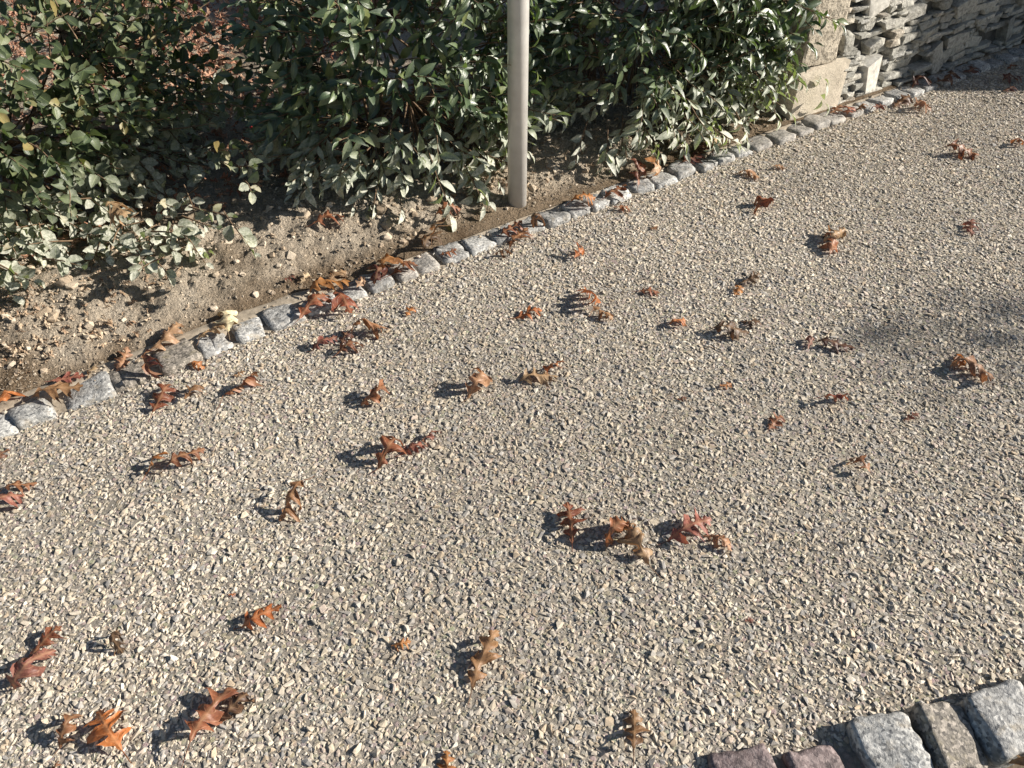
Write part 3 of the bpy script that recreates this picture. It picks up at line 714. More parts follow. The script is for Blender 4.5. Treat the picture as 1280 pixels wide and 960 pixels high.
def tube(bm, pts, r0, r1, n=5):
    pts = [Vector(p) for p in pts]; rings = []
    for i, p in enumerate(pts):
        t = (pts[min(i + 1, len(pts) - 1)] - pts[max(i - 1, 0)]).normalized(); a = t.orthogonal().normalized(); b = t.cross(a)
        rr = r0 + (r1 - r0) * i / (len(pts) - 1)
        rings.append([bm.verts.new(p + (a * math.cos(2 * math.pi * k / n) + b * math.sin(2 * math.pi * k / n)) * rr) for k in range(n)])
    for A, B in zip(rings[:-1], rings[1:]):
        for k in range(n): bm.faces.new((A[k], A[(k + 1) % n], B[(k + 1) % n], B[k]))
def inside_block(p):
    q = p - PA; a, b = q.dot(pd), q.dot(pn)
    if a > -0.015 and b > -0.015: return True
    return (Vector((p.x, p.y, 0)) - Vector((POST.x, POST.y, 0))).length < PR + 0.008
SHRUBS = []
def grow(name, label, cen, rad, top, templates, mat, ntw, lsz, lstep, tl, seed, droop, lowcut=-0.5, extra=(), front=0.35, lean=0.0):
    """stems from the base, twigs through the outer crown, alternate leaves along each twig"""
    r = random.Random(seed); root = empty(name, (cen[0], cen[1], float(soil_z(cen[0], cen[1])))); tag(root, label, 'shrub', 'shrubs behind the kerb')
    leaves = []; bm = bmesh.new(); C0 = Vector((cen[0], cen[1], top * 0.46)); R = Vector((rad[0], rad[1], top * 0.54))
    hd = Vector((0.86, 0.51, 0)); hn = Vector((-0.51, 0.86, 0)); o = Vector((r.uniform(0, 50), r.uniform(0, 50), r.uniform(0, 50)))
    stems = []
    for k in range(4):
        a = r.uniform(0, 6.28); b = Vector((cen[0] + 0.09 * math.cos(a), cen[1] + 0.09 * math.sin(a), 0.02)); e = C0 + hd * R.x * r.uniform(-0.5, 0.5) + hn * R.y * r.uniform(-0.4, 0.4) + Vector((0, 0, R.z * r.uniform(-0.1, 0.6)))
        mid = (b + e) / 2 + Vector((r.uniform(-0.06, 0.06), r.uniform(-0.06, 0.06), 0.03)); tube(bm, [b, mid, e], 0.011, 0.005, 6); stems += [mid, e]
    jobs = []
    for k in range(ntw):
        for tr in range(20):
            d = Vector((r.gauss(0, 1), r.gauss(0, 1), r.gauss(0, 1))).normalized()
            if d.z < lowcut: continue
            if d.y > 0.25 and r.random() < front * 1.6: continue
            break
        hl = math.hypot(d.x, d.y); hk = max(hl, 0.05) ** -0.5; dx_, dy_ = d.x * hk, d.y * hk
        lum = 1 + 0.24 * mnoise.noise(d * 2.2 + o)
        q = r.uniform(0.60, 0.90) * lum
        s = C0 + hd * dx_ * R.x * q + hn * dy_ * R.y * q + Vector((0, 0, d.z * R.z * q))
        dirn = (hd * d.x + hn * d.y + Vector((0, 0, d.z * 0.5 + 0.20 + 0.2 * d.z + lean)) + Vector((r.gauss(0, .3), r.gauss(0, .3), r.gauss(0, .25)))).normalized()
        jobs.append((s, dirn, tl * r.uniform(0.65, 1.25)))
    for (p, d, l) in extra: jobs.append((Vector(p), Vector(d).normalized(), l))
    for s, dirn, L in jobs:
        n = max(4, int(L / lstep)); pts = []; p = s.copy(); d = dirn.copy(); side = r.uniform(0, 6.28)
        for i in range(n):
            pts.append(p.copy()); d = (d + Vector((r.gauss(0, .06), r.gauss(0, .06), r.gauss(0, .05) - 0.02))).normalized(); p = p + d * (L / n)
            if p.z < 0.07: p.z = 0.07 + r.uniform(0, 0.02)
            if i == 0: continue
            side += 2.4 + r.uniform(-0.35, 0.35)
            a = d.orthogonal().normalized(); a = (Quaternion(d, side) @ a)
            ld = (d * r.uniform(0.35, 0.8) + a * 0.9 + Vector((0, 0, -droop * r.uniform(0.3, 1.25)))).normalized()
            if i >= n - 2: ld = (d + a * 0.35 + Vector((0, 0, 0.05))).normalized()
            up = (Vector((0, 0, 1)) * 0.5 + d * 0.35 + Vector((0.55, -0.25, 0.1)) + Vector((r.gauss(0, .35), r.gauss(0, .35), r.gauss(0, .2)))); x = ld.cross(up).normalized(); nz = x.cross(ld).normalized()
            sz = lsz * r.uniform(0.62, 1.18) * (0.75 if i >= n - 2 else 1)
            tip = p + ld * sz
            if inside_block(p) or inside_block(tip) or tip.z < float(soil_z(tip.x, tip.y)) + 0.012 or inside_block((p + tip) / 2): continue
            leaves.append((Matrix((x, ld, nz)).transposed().to_4x4() * 1.0, p.copy(), sz, r.randrange(len(templates))))
        if not inside_block(pts[0]) and not inside_block(pts[-1]):
            tube(bm, pts + [p], 0.0032, 0.0012, 4)
            if stems and (r.random() < 0.4 or (s - C0).z < -0.2):
                b = min(stems, key=lambda q: (q - s).length)
                if (b - s).length < 0.34: tube(bm, [b, (b + s) / 2 + Vector((0, 0, r.uniform(-0.03, 0.03))), s], 0.0045, 0.0032, 4)
    me = bm_mesh("branches", bm, True); me.transform(Matrix.Translation(-root.location)); link("branches", me, MAT['bark'], root)['kind'] = 'stuff'
    SHRUBS.append((root, leaves, templates, mat)); return root
lz = lambda px, py, z: at(px, py, z)
_fr = random.Random(77); FRONT = [(_fr.uniform(-30, 250), _fr.uniform(-14, 95), _fr.uniform(.08, .24), _fr.uniform(-.5, 1), _fr.uniform(-.4, .4), _fr.uniform(.12, .2)) for k in range(80)]
s1 = grow("cotoneaster_shrub", 'broad cotoneaster with small oval grey-green leaves and a few red berries', (-1.97, 2.60), (0.90, 0.66), 0.86, COTON, 'coton', 700, 0.054, 0.022, 0.22, 3, 0.25, -0.86, front=0.42,
     extra=[(lz(200, 300, .12), (0.9, -.3, -.1), .2), (lz(230, 285, .10), (1, -.05, -.12), .24), (lz(280, 225, .16), (0.9, -.3, -.3), .2), (lz(270, 190, .22), (0.9, -.3, -.2), .2), (lz(30, 330, .15), (-.3, -.8, .1), .2), (lz(250, 130, .42), (0.9, -.1, .1), .22), (lz(280, 90, .5), (.8, 0, .3), .2), (lz(250, 60, .55), (.8, 0, .3), .25)] + [(lz(q, 318 - (q - 60) * 0.30 - k, z), (ux, -.4, uz), l) for q, k, z, ux, uz, l in FRONT] + [(lz(_fr.uniform(90, 235), _fr.uniform(268, 322), _fr.uniform(.09, .2)), (_fr.uniform(-.2, 1), -.5, _fr.uniform(-.3, .3)), _fr.uniform(.1, .16)) for k in range(34)] + [(lz(_fr.uniform(225, 315), _fr.uniform(90, 265), _fr.uniform(.16, .34)), (_fr.uniform(0, 1), -.4, _fr.uniform(-.3, .4)), _fr.uniform(.12, .2)) for k in range(24)])
s2 = grow("laurel_shrub", 'dense dark green laurel on the near side of the steel post', (-0.43, 2.98), (0.46, 0.38), 0.96, LAUREL, 'laurel', 420, 0.082, 0.021, 0.23, 14, 0.55, -0.88, front=0.45,
     extra=[(lz(500, 245, .14), (.1, -.5, -.4), .16), (lz(470, 240, .14), (-.1, -.5, -.3), .16), (lz(545, 235, .14), (.3, -.5, -.35), .17), (lz(590, 190, .22), (.5, -.5, -.3), .18), (lz(585, 215, .17), (.4, -.5, -.5), .16), (lz(360, 160, .28), (-.6, -.4, .5), .22), (lz(400, 190, .22), (-.7, -.4, .2), .2), (lz(420, 210, .2), (-.4, -.6, 0), .2), (lz(620, 90, .42), (.3, -.5, .4), .2), (lz(600, 60, .45), (.4, -.5, .5), .24), (lz(610, 150, .3), (.5, -.5, .1), .16), (lz(360, 80, .42), (-.6, -.2, .6), .24)])
s3 = grow("laurel_shrub", 'glossy laurel just beyond the steel post with low drooping branches', (0.56, 3.42), (0.45, 0.36), 0.98, LAUREL, 'laurel', 400, 0.080, 0.021, 0.23, 25, 0.6, -0.85, front=0.45,
     extra=[(lz(760, 160, .2), (0, -.6, -.4), .17), (lz(735, 150, .22), (-.2, -.6, -.4), .17), (lz(800, 150, .2), (.3, -.6, -.4), .17), (lz(780, 165, .16), (.1, -.6, -.3), .14), (lz(690, 40, .45), (-.4, -.5, .4), .2), (lz(700, 90, .36), (-.3, -.5, .1), .2), (lz(820, 120, .26), (.2, -.6, -.2), .18)])
s4 = grow("laurel_shrub", 'laurel crowding the left side of the sandstone gate pillar', (0.99, 3.68), (0.34, 0.32), 1.0, LAUREL, 'laurel', 360, 0.078, 0.021, 0.23, 36, 0.6, -0.85, front=0.45,
     extra=[(lz(890, 140, .16), (0, -.6, -.3), .17), (lz(920, 140, .15), (.2, -.6, -.2), .16), (lz(955, 115, .2), (.4, -.5, -.2), .16), (lz(960, 85, .27), (.4, -.45, .0), .15), (lz(970, 40, .37), (.4, -.45, .3), .15), (lz(860, 130, .2), (-.1, -.6, -.2), .16), (lz(940, 90, .3), (.3, -.6, 0), .17)])
# which leaves does the photograph show largest: a few rays to each
allV, allF, owner = [], [], []
for si, (root, leaves, T, mat) in enumerate(SHRUBS):
    for li, (Rm, p, sz, k) in enumerate(leaves):
        V = (T[k][0] * sz) @ np.array(Rm.to_3x3()).T + np.array(p); b = len(allV); allV.extend(map(tuple, V))
        for q in T[k][1]: allF.append(tuple(b + i for i in q)); owner.append((si, li))
bvh = BVHTree.FromPolygons(allV, allF); eye = Vector((0, 0, CAM_H)); score = {}
for fi, f in enumerate(allF):
    c = sum((Vector(allV[i]) for i in f), Vector()) / 4
    px, py, dep = project(c[:])
    if not (-20 < px < 1300 and -20 < py < 980): continue
    hit = bvh.ray_cast(eye, (c - eye).normalized())
    if hit[2] is not None and owner[hit[2]] == owner[fi]:
        a, b, d = Vector(allV[f[0]]), Vector(allV[f[1]]), Vector(allV[f[2]])
        ar = abs((b - a).cross(d - a).dot((c - eye).normalized())) / float(dep) ** 2
        score[owner[fi]] = score.get(owner[fi], 0) + ar
for si, (root, leaves, T, mat) in enumerate(SHRUBS):
    order = sorted(range(len(leaves)), key=lambda i: -score.get((si, i), 0)); single = set(order[:296])
    tm = [quad_mesh("leaf", *t) for t in T]
    for m_ in tm: m_.materials.append(MAT[mat])
    VV, QQ, UU = [], [], []
    for li, (Rm, p, sz, k) in enumerate(leaves):
        if li in single:
            o = bpy.data.objects.new("leaf", tm[k]); COL.objects.link(o); o.parent = root
            o.matrix_basis = Matrix.Translation(p - root.location) @ Rm @ Matrix.Scale(sz, 4)
        else:
            b = sum(len(v) for v in VV) if False else len(UU) * len(T[0][0])
            VV.append((T[k][0] * sz) @ np.array(Rm.to_3x3()).T + np.array(p - root.location)); QQ += [tuple(b + i for i in q) for q in T[k][1]]; UU.append(T[k][2])
    fo = link("foliage", quad_mesh("foliage", np.concatenate(VV), QQ, np.concatenate(UU)), MAT[mat], root); tag(fo, kind='stuff')
    print(root.name, len(leaves), sum(1 for i in single if score.get((si, i), 0) > 0))
rb = random.Random(8)
bmb = bmesh.new(); bmesh.ops.create_icosphere(bmb, subdivisions=2, radius=0.0055); bme = bm_mesh("berry", bmb, True); bme.materials.append(MAT['berry'])
for (px, py, z) in [(83, 118, .42), (86, 121, .42), (40, 180, .38), (78, 190, .33), (94, 192, .33), (150, 30, .62), (20, 30, .65), (24, 26, .65), (210, 55, .55), (318, 152, .3), (60, 135, .4), (205, 110, .42), (130, 72, .5)]:
    o = bpy.data.objects.new("berry", bme); COL.objects.link(o); o.parent = s1; o.location = at(px, py, z) - Vector((0, .05, 0)) - s1.location

# ------------------------------------------------------------------ oak leaves
def oak_rows(r, n):
    """half widths of a lobed blade, left and right, and the forward sweep"""
    rows = []; lob = []
    for s in (0, 1):
        cs = [0.20 + r.uniform(-.03, .03), 0.45 + r.uniform(-.05, .05), 0.70 + r.uniform(-.04, .04)]
        am = [0.24 * r.uniform(.3, 1.35), 0.45 * r.uniform(.7, 1.2), 0.34 * r.uniform(.6, 1.25)]; wd = [0.070, 0.10, 0.08]
        lob.append(list(zip(cs, am, wd)))
    for i in range(n):
        t = i / (n - 1); w = []
        for s in (0, 1):
            v = 0.04 * min(1, t / 0.06) * (1 if t < 0.8 else 1)
            for c, a, wd in lob[s]:
                d = abs(t - c) / wd
                if d < 1: v = max(v, 0.05 + a * (1 - d) ** 0.8 * (0.84 + 0.16 * math.cos(d * 12)))
            if t > 0.8: v = max(v, 0.13 * (1 - abs(t - 0.87) / 0.08) if abs(t - 0.87) < 0.08 else 0.0)
            v = min(v, 0.006 + (1 - t) * 2.2); w.append(v)
        rows.append((t, w[0], w[1]))
    return rows
SL = (-1, -0.62, -0.28, 0, 0.28, 0.62, 1)
def oak_blade(seed, L, bend, curl, crinkle, n=44, cols=SL):
    """blade of length L along +y; bend > 0 arches it, curl > 0 turns the edges down"""
    r = random.Random(seed); rows = oak_rows(r, n); V, UV, Q = [], [], []
    ph = [r.uniform(0, 6.28) for _ in range(6)]; lc = [curl * (1 + r.uniform(-.7, .7)) for _ in range(8)]; rc = [curl * (1 + r.uniform(-.7, .7)) for _ in range(8)]
    sideb = r.uniform(-.5, .5); y = z = x0 = 0.0; tw = r.uniform(-.7, .7)
    for i, (t, wl_, wr_) in enumerate(rows):
        a = bend * (0.5 - t) + 0.35 * crinkle * math.sin(t * 7 + ph[0]); b = sideb * (t - 0.3)
        if i: y += math.cos(a) / (n - 1); z += math.sin(a) / (n - 1); x0 += math.sin(b) / (n - 1)
        for s in cols:
            w = (wl_ if s < 0 else wr_) * abs(s); ar = lc if s < 0 else rc; f = t * 6.99; k = int(f); cu = ar[k] * (1 - f + k) + ar[k + 1] * (f - k)
            ang = cu * w * 5.0; eff = w if abs(ang) < 1e-4 else w * math.sin(ang) / ang; dz = 0 if abs(ang) < 1e-4 else -w * (1 - math.cos(ang)) / ang
            x = math.copysign(eff, s); yy = w * 0.42
            cz = crinkle * 0.05 * (math.sin(x * 17 + ph[1] + t * 9) + math.sin(t * 23 + ph[2] + s * 2)) * min(1, w * 6)
            c, q = math.cos(tw * (t - .5)), math.sin(tw * (t - .5)); hx, hz = x, dz + cz
            V.append(((x0 + hx * c - hz * q) * L, (y + yy * math.cos(a) - 0) * L, (z + yy * math.sin(a) + hx * q + hz * c) * L)); UV.append((0.5 + s * 0.5 * min(1, w * 3 + .05), t))
    m = len(cols)
    for i in range(n - 1):
        for j in range(m - 1): a = i * m + j; Q.append((a, a + 1, a + m + 1, a + m))
    return np.array(V), Q, np.array(UV)
OC = dict(r=(0.21, 0.070, 0.034), o=(0.36, 0.130, 0.038), t=(0.32, 0.19, 0.105), d=(0.10, 0.052, 0.030), p=(0.25, 0.085, 0.062), k=(0.52, 0.39, 0.25), c=(0.09, 0.030, 0.022), b=(0.24, 0.11, 0.052))
STY = dict(flat=(0.4, 0.3, 0.6, 0.06), arch=(1.3, 0.85, 1.0, 0.0), curl=(2.5, 1.2, 1.2, 0.3), cup=(-1.2, -1.0, 0.8, 0.15), roll=(0.9, 3.0, 0.8, 0.3), edge=(1.2, 1.0, 1.0, 0.75), star=(0.9, 0.55, 0.8, 0.0))
def rest_z(x, y):
    v = float(kdist(x, y))
    if v > 0.055: return float(soil_z(x, y)) + 0.004
    if v > -0.05: return 0.030
    if y < float(rk_y(x)) + 0.06: return 0.02
    return 0.005
def oak_leaf(px, py, size, yaw, colr, sty, label, group, lift=None, seed=None):
    r = random.Random(seed if seed is not None else int(px * 7 + py * 13)); sty = 'star' if sty == 'arch' and r.random() < 0.35 else sty; bend, curl, cr, roll = STY[sty]
    p0 = at(px, py, 0.02); zg = rest_z(p0.x, p0.y) if lift is None else lift; p0 = at(px, py + 2, zg + 0.012); m = px_per_m(p0); dep = math.atan2(CAM_H, p0.y)
    ya = math.radians(yaw); dx, dy = math.cos(ya), math.sin(ya) / math.sin(dep); gl = math.hypot(dx, dy)
    L = size / m * min(gl, 1.35) * {'flat': 1.0, 'arch': 1.12, 'curl': 1.35, 'cup': 1.1, 'roll': 1.1, 'edge': 1.1, 'star': 1.05}[sty]; L = min(L, 0.16)
    V, Q, UV = oak_blade(r.randrange(10 ** 6), L, bend * r.uniform(.75, 1.25), curl * r.uniform(.7, 1.3), cr)
    c = (V.max(0) + V.min(0)) / 2; V = V - c
    Rm = Matrix.Rotation(math.atan2(dy, dx) - math.pi / 2, 4, 'Z') @ Matrix.Rotation(r.uniform(-.25, .25), 4, 'X') @ Matrix.Rotation(roll * r.choice((-1, 1)) + r.uniform(-.2, .2), 4, 'Y')
    V = V @ np.array(Rm.to_3x3()).T; zmin = np.percentile(V[:, 2], 2); V[:, 2] -= zmin
    o = link("oak_leaf", quad_mesh("oak_leaf", V, Q, UV), MAT['oak']); o.location = (p0.x, p0.y, zg - 0.002)
    j = r.uniform(.72, 1.2); h = r.uniform(.85, 1.25); o.color = (OC[colr][0] * j, OC[colr][1] * j * h, OC[colr][2] * j * h, 1)
    tag(o, label, 'leaf', group)
    if size >= 28:
        a, b = Vector(V[3]), Vector(V[3 + 7 * 3]); d = (a - b).normalized(); sl = L * r.uniform(.18, .32); bm = bmesh.new(); e = Vector((0, 0, r.uniform(-.1, .5)))
        pts = [a - d * 0.002, a + d * sl * 0.5, a + (d + e * 0.5).normalized() * sl]
        for q in pts: q.z = max(q.z, 0.002)
        tube(bm, pts, 0.0011, 0.0008, 5); s = link("stalk", bm_mesh("stalk", bm, True), MAT['oak'], o); s.color = (OC[colr][0] * .7, OC[colr][1] * .7, OC[colr][2] * .7, 1)
    return o
G1 = 'fallen oak leaves lying on the pebbled driveway'; G2 = 'fallen oak leaves caught along the kerb setts'
for row in [
 (200, 495, 38, 80, 'r', 'star', 'flat star-shaped russet leaf close to the third kerb sett'),
 (240, 487, 26, 60, 'b', 'arch', 'small light brown leaf right beside the flat star-shaped russet one'),
 (297, 462, 15, 30, 'b', 'flat', 'tiny brown leaf scrap just above the long red leaf'),
 (305, 486, 46, 35, 'r', 'edge', 'long narrow red leaf standing on edge near the left kerb'),
 (192, 578, 34, 70, 'o', 'edge', 'small orange leaf curled upright, left of a matching brown leaf'),
 (234, 572, 42, 40, 'r', 'arch', 'brown leaf just right of the small upright orange one'),
 (2, 570, 24, 80, 'd', 'arch', 'dark brown leaf cut by the left picture edge, uppermost of three'),
 (23, 605, 38, 20, 'b', 'star', 'ochre brown leaf at the left picture edge, middle of three'),
 (8, 628, 42, 50, 'p', 'arch', 'reddish leaf at the left picture edge, lowest of three'),
 (371, 628, 48, 245, 'b', 'arch', 'tall arched russet leaf with a slender stalk, alone below the kerb bend'),
 (327, 770, 56, 20, 'o', 'arch', 'smooth orange-red leaf with round holes between its lobes'),
 (55, 800, 46, 50, 'r', 'arch', 'upper of two reddish leaves overlapping at the lower left edge'),
 (42, 836, 62, 60, 'p', 'curl', 'lower, pinkish curling leaf of two overlapping at the lower left edge'),
 (147, 800, 34, 300, 'd', 'curl', 'thin dark shrivelled leaf right of the two overlapping reddish ones'),
 (87, 912, 44, 80, 'b', 'curl', 'crumpled brown leaf tucked against a big flat orange leaf'),
 (137, 908, 76, 140, 'o', 'star', 'big orange-brown leaf with spread lobes in the bottom left corner'),
 (262, 893, 74, 75, 'r', 'arch', 'large red-brown leaf on the bottom left with a darker one beside it'),
 (292, 882, 44, 40, 'd', 'curl', 'dark brown curled leaf leaning on a large red-brown leaf'),
 (66, 957, 18, 80, 'b', 'arch', 'small brown leaf tip at the very bottom left edge'),
 (501, 801, 26, 10, 'o', 'arch', 'small orange leaf alone left of the long bottom centre leaf'),
 (606, 822, 66, 70, 'b', 'arch', 'long brown leaf with pale lobes lying alone at bottom centre'),
 (797, 913, 54, 80, 'b', 'star', 'tan star-like leaf nearest the front brown setts'),
 (556, 955, 40, 85, 'o', 'arch', 'orange leaf cut off by the bottom picture edge'),
 (288, 738, 10, 20, 'o', 'flat', 'tiny orange leaf fragment above the leaf with holes'),
 (716, 652, 46, 90, 'r', 'arch', 'upright red-brown leaf left of the crumpled tan cluster'),
 (768, 665, 54, 30, 'b', 'curl', 'tan crumpled leaf, upper one of the central cluster'),
 (790, 679, 58, 110, 't', 'curl', 'tan crumpled leaf, lower one of the central cluster'),
 (862, 660, 66, 20, 'p', 'arch', 'dull red leaf with spreading legs right of the tan cluster'),
 (898, 672, 38, 330, 't', 'arch', 'pale tan leaf tip joined to the dull red leaf'),
 (488, 566, 46, 60, 'r', 'curl', 'dark red crumpled leaf, left one of a red trio'),
 (517, 557, 34, 20, 'p', 'arch', 'red leaf, middle one of a red trio'),
 (538, 546, 30, 30, 'p', 'edge', 'red leaf, right and highest one of a red trio'),
 (467, 494, 38, 20, 'b', 'curl', 'thin twisted brown leaf like a small crescent'),
 (597, 482, 50, 60, 't', 'curl', 'tan leaf arching like a claw left of the longer tan one'),
 (672, 468, 46, 15, 't', 'arch', 'long tan leaf lying low, with an orange leaf on its end'),
 (694, 457, 28, 40, 'o', 'edge', 'orange leaf propped on the end of a long tan leaf'),
 (405, 426, 34, 20, 'p', 'arch', 'pinkish red leaf, left one of four below the kerb bend'),
 (433, 417, 26, 60, 'c', 'arch', 'dark red leaf, middle one of four below the kerb bend'),
 (462, 411, 40, 20, 'b', 'curl', 'brown arched leaf, right one of four below the kerb bend'),
 (438, 433, 34, 30, 'r', 'arch', 'red leaf, lowest one of four below the kerb bend'),
 (511, 384, 18, 60, 'o', 'arch', 'small orange leaf alone near the brown kerb sett'),
 (660, 388, 36, 10, 'o', 'arch', 'orange leaf with a long pointed shadow below the steel post'),
 (735, 374, 36, 110, 'o', 'edge', 'upright orange leaf with spiky lobes above its low brown neighbour'),
 (752, 389, 26, 330, 'b', 'arch', 'low brown leaf touching the upright spiky orange one'),
 (812, 360, 28, 0, 'r', 'flat', 'flat red-brown leaf lying like a short strip'),
 (848, 400, 26, 20, 'o', 'arch', 'small orange leaf left of the dark spidery one'),
 (913, 411, 44, 350, 'd', 'arch', 'dark spidery leaf standing on its tips, larger of two'),
 (940, 399, 26, 340, 'd', 'arch', 'small dark leaf just right of the spidery one'),
 (936, 345, 30, 10, 'd', 'arch', 'dark thin arched leaf with a small orange one below it'),
 (922, 359, 18, 40, 'o', 'star', 'small orange leaf below a dark thin arched one'),
 (720, 313, 22, 50, 'o', 'edge', 'small orange leaf standing up right of the steel post foot'),
 (818, 280, 12, 20, 'b', 'flat', 'tiny brown leaf scrap in the open right of the post'),
 (1040, 291, 40, 20, 't', 'curl', 'upper leaf of a crumpled brown pair on the upper right'),
 (1038, 303, 30, 60, 'b', 'curl', 'lower leaf of a crumpled brown pair on the upper right'),
 (1215, 282, 26, 60, 'p', 'star', 'small reddish star-like leaf far right below the tan one'),
 (1202, 189, 42, 350, 'b', 'arch', 'brown leaf with pale tips far right below the wall shadow'),
 (1271, 176, 18, 30, 'b', 'arch', 'small brown leaf at the upper right picture edge'),
 (951, 256, 26, 30, 'r', 'curl', 'crumpled red-brown leaf alone below the pillar'),
 (935, 214, 30, 350, 'b', 'arch', 'brown leaf near the kerb left of the pillar'),
 (975, 205, 20, 5, 'b', 'flat', 'small flat brown strip of leaf below the pillar foot'),
 (1152, 133, 30, 15, 't', 'arch', 'tan leaf lying in sun just outside the wall shadow'),
 (1012, 425, 20, 60, 'p', 'edge', 'small pink leaf left of the dark red folded one'),
 (1045, 429, 42, 350, 'c', 'arch', 'dark red folded leaf with a pale lobe'),
 (1203, 449, 24, 50, 'o', 'edge', 'orange leaf perched behind a curled dark tan leaf'),
 (1215, 462, 44, 340, 't', 'curl', 'dark tan leaf curled like a shell near the right edge'),
 (906, 477, 20, 20, 'o', 'arch', 'small orange-brown leaf in the middle right'),
 (853, 493, 14, 0, 'r', 'flat', 'tiny reddish scrap beside the small orange-brown leaf'),
 (1043, 498, 36, 0, 'p', 'edge', 'pinkish red folded leaf with a long thin shadow'),
 (970, 523, 28, 40, 'r', 'star', 'russet star-like leaf with a spike of shadow'),
 (1139, 517, 22, 20, 'p', 'flat', 'small pink flat leaf on the right side'),
 (1077, 577, 30, 120, 'b', 'arch', 'tan and brown leaf standing alone on the lower right side'),
 (938, 770, 13, 10, 'p', 'flat', 'tiny red scrap alone in the lower right gravel'),
 (1128, 125, 30, 20, 'd', 'arch', 'dark brown leaf at the edge of the wall shadow'),
 (1265, 97, 28, 10, 'c', 'arch', 'dark red leaf in the wall shadow, upper of two at the right edge'),
 (1262, 109, 20, 10, 'c', 'arch', 'dark red leaf in the wall shadow, lower of two at the right edge'),
 ]: oak_leaf(*row, G1)
for row in [
 (70, 486, 60, 15, 'b', 'arch', 'orange-brown leaf lying behind the second kerb sett from the left'),
 (2, 503, 40, 70, 'o', 'arch', 'orange leaf beside the kerb at the left picture edge'),
 (84, 467, 36, 20, 'p', 'flat', 'pink flat leaf on the soil edge behind the third sett'),
 (113, 462, 18, 80, 't', 'edge', 'small pale leaf standing on the soil edge right of the pink one'),
 (152, 447, 30, 80, 't', 'edge', 'tan leaf standing up behind the brown setts'),
 (208, 424, 46, 45, 't', 'arch', 'large tan leaf lying above the brown setts'),
 (192, 455, 40, 300, 'c', 'edge', 'dark red narrow leaf lying across the gap of the brown setts'),
 (243, 452, 26, 350, 'o', 'arch', 'bright orange leaf sitting on the end of a brown sett'),
 (283, 402, 44, 120, 'k', 'arch', 'pale cream leaf with pointed lobes on the soil edge'),
 (264, 413, 28, 30, 't', 'curl', 'curled tan leaf just left of the pale cream pointed one'),
 (392, 378, 54, 50, 'r', 'arch', 'big red-brown leaf drooping over a kerb sett, left of an orange one'),
 (412, 358, 66, 20, 'o', 'arch', 'big orange and yellow-brown leaf heaped on the kerb'),
 (428, 374, 38, 310, 'r', 'arch', 'russet leaf hanging from the heap onto the gravel'),
 (421, 345, 32, 60, 't', 'star', 'light tan leaf topping the orange heap on the kerb'),
 (361, 343, 18, 10, 'p', 'flat', 'small crimson leaf alone on the bare soil'),
 (382, 343, 16, 60, 'k', 'edge', 'small cream leaf beside the crimson one on bare soil'),
 (450, 351, 20, 70, 'k', 'edge', 'tiny cream leaf standing behind a grey sett'),
 (484, 333, 52, 50, 'o', 'arch', 'orange leaf of a pair nestled behind the setts'),
 (505, 333, 36, 20, 'r', 'arch', 'red leaf of a pair nestled behind the setts'),
 (470, 340, 34, 70, 'c', 'curl', 'dark red leaf in the shade left of the orange pair'),
 (541, 305, 42, 70, 'd', 'curl', 'dark brown curled leaf on soil behind the grey setts'),
 (548, 290, 34, 80, 't', 'edge', 'pinkish tan upright leaf beside a dark curled one'),
 (560, 312, 24, 10, 'r', 'flat', 'russet leaf flat behind the dark curled one'),
 (648, 296, 30, 40, 'b', 'star', 'brown leaf with spread lobes lying on a sett below the post'),
 (628, 316, 26, 10, 'd', 'edge', 'dark thin leaf like a twig at the kerb below the post'),
 (640, 283, 30, 20, 'r', 'arch', 'red-brown leaf at the soil edge under the post, left one'),
 (671, 276, 26, 50, 'd', 'curl', 'dark curled leaf at the soil edge under the post, right one'),
 (560, 262, 34, 10, 'r', 'arch', 'russet leaf under the front of the nearer laurel'),
 (728, 250, 34, 15, 'o', 'arch', 'orange-red leaf behind the setts right of the post'),
 (769, 236, 32, 20, 'r', 'arch', 'red leaf tucked behind the setts beyond the post'),
 (777, 257, 24, 0, 'b', 'arch', 'brown leaf spilling off a sett onto the gravel'),
 (797, 217, 44, 80, 'r', 'edge', 'red-brown leaf standing up left of the pale antler-shaped one'),
 (815, 212, 46, 50, 'k', 'edge', 'pale antler-shaped leaf standing behind the setts'),
 (865, 193, 32, 20, 'c', 'flat', 'crimson leaf lying behind the setts, nearer of two'),
 (883, 184, 30, 20, 'c', 'arch', 'crimson leaf lying behind the setts, farther of two'),
 (893, 178, 28, 80, 'k', 'curl', 'cream curled leaf above the crimson pair'),
 (1046, 134, 20, 20, 'b', 'flat', 'brown leaf at the foot of the pillar, left of two'),
 (1060, 134, 20, 40, 'r', 'star', 'russet leaf at the foot of the pillar, right of two'),
 (1078, 132, 20, 10, 'b', 'arch', 'brown leaf on the kerb under the tall white wall stone'),
 (1100, 129, 20, 10, 'p', 'flat', 'pinkish leaf on the kerb right of the tall white wall stone'),
 (1152, 101, 34, 20, 'c', 'arch', 'dark red leaf in shadow at the wall foot, left of two'),
 (1182, 96, 36, 10, 'd', 'arch', 'dark brown leaf in shadow at the wall foot, right of two'),
 (1215, 84, 30, 10, 'c', 'flat', 'deep red leaf in shadow on the far kerb'),
 (1265, 80, 16, 10, 'r', 'arch', 'small red leaf in shadow beside the far kerb stones'),
 (1272, 950, 46, 100, 't', 'arch', 'tan leaf behind the front setts in the bottom right corner'),
 (1012, 945, 18, 40, 'd', 'arch', 'dark leaf scrap between the two brown front setts'),
 ]: oak_leaf(*row, G2)
GS = 'tan oak leaves caught in the cotoneaster'
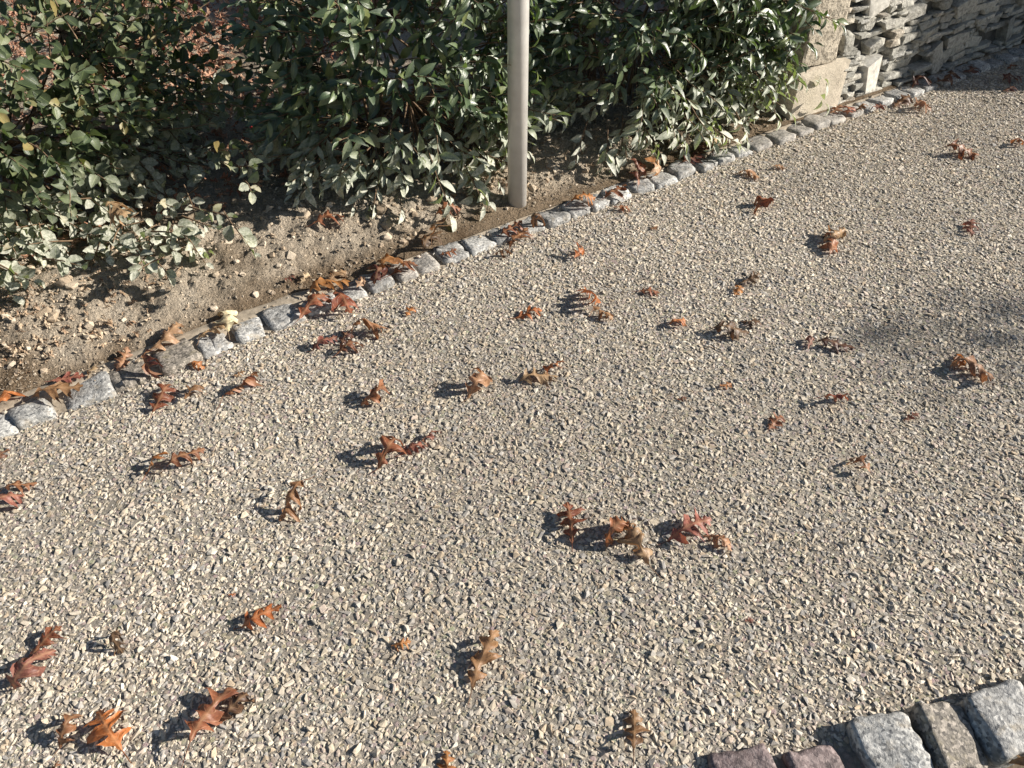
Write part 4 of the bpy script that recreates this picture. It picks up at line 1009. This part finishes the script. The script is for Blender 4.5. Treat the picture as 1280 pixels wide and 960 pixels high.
oak_leaf(150, 262, 56, 330, 't', 'arch', 'tan oak leaf caught on the dusty lower twigs of the cotoneaster', GS, 0.24)
oak_leaf(14, 172, 46, 20, 't', 'arch', 'tan oak leaf caught in the cotoneaster at the left picture edge', GS, 0.36)
oak_leaf(250, 30, 36, 20, 'b', 'flat', 'brown oak leaf caught high in the cotoneaster near its top', GS, 0.58)
oak_leaf(412, 272, 40, 20, 'r', 'arch', 'red-brown oak leaf lying in shade under the nearer laurel', 'fallen oak leaves under the shrubs')

# ------------------------------------------------------------------ leaf litter (one mass each)
def litter(name, mat, parent, pts, s0, s1, nv, seed):
    r = random.Random(seed); T = []
    for k in range(nv):
        V, Q, UV = oak_blade(seed * 100 + k, 1.0, r.choice((-1, 1)) * r.uniform(.8, 3.2), r.choice((-1, 1)) * r.uniform(.6, 2.6), 1.1, 13, (-1, -0.5, 0, 0.5, 1))
        V = V - V.mean(0); F = np.array([q[:3] for q in Q] + [(q[0], q[2], q[3]) for q in Q]); T.append((V, F))
    n = len(pts); S = NPR.uniform(s0, s1, n); C = np.ones((n, 3))
    P = np.array(pts); P[:, 2] += S * 0.16
    V, F, C = scatter(T, P, S, NPR.uniform(0, 6.283, n), NPR.normal(0, 0.75, n), NPR.uniform(0, 6.283, n), C)
    o = link(name, np_mesh(name, V, F), MAT[mat], parent); tag(o, kind='stuff'); return o
x, y = soil_points(5200, 0.62, 3.2); pts = []
x = np.concatenate([x, NPR.uniform(-4.2, -0.4, 3600)]); y = np.concatenate([y, NPR.uniform(3.1, 5.6, 3600)])
ok = (kdist(x, y) > 0.55) & (fbm(x * 1.6, y * 1.6, 66, 3) > -0.35); x, y = x[ok], y[ok]
litter("leaf_litter", 'backlitter', soil, np.stack([x, y, soil_z(x, y) + NPR.uniform(0, 0.02, len(x))], -1), 0.035, 0.085, 12, 3)
x, y = soil_points(2600, 0.14, 0.7); w = fbm(x * 2.3 + 5, y * 2.3, 71, 3); ok = (w > -0.05) | (NPR.random(len(x)) < 0.2); ok &= (x < -1.1) | (x > -0.25); x, y = x[ok], y[ok]
litter("crumbled_leaves", 'litter', soil, np.stack([x, y, soil_z(x, y)], -1), 0.018, 0.045, 10, 4)
# grass growing behind the litter
n = 9000; x = NPR.uniform(-4.5, 1.0, n); y = NPR.uniform(4.75, 7.0, n); h = NPR.uniform(0.03, 0.08, n); a = NPR.uniform(0, 6.283, n); le = NPR.uniform(0.1, 0.7, n) * h
z = soil_z(x, y) - 0.004; w = 0.0022; ca, sa = np.cos(a), np.sin(a)
V = np.stack([np.stack([x - sa * w, y + ca * w, z], -1), np.stack([x + sa * w, y - ca * w, z], -1), np.stack([x + ca * le * .4 + sa * w * .7, y + sa * le * .4 - ca * w * .7, z + h * .6], -1), np.stack([x + ca * le, y + sa * le, z + h], -1)], 1).reshape(-1, 3)
i = np.arange(n) * 4; F = np.concatenate([np.stack([i, i + 1, i + 2], -1), np.stack([i, i + 2, i + 3], -1)])
gr = link("grass", np_mesh("grass", V, F), MAT['grass']); tag(gr, kind='stuff')
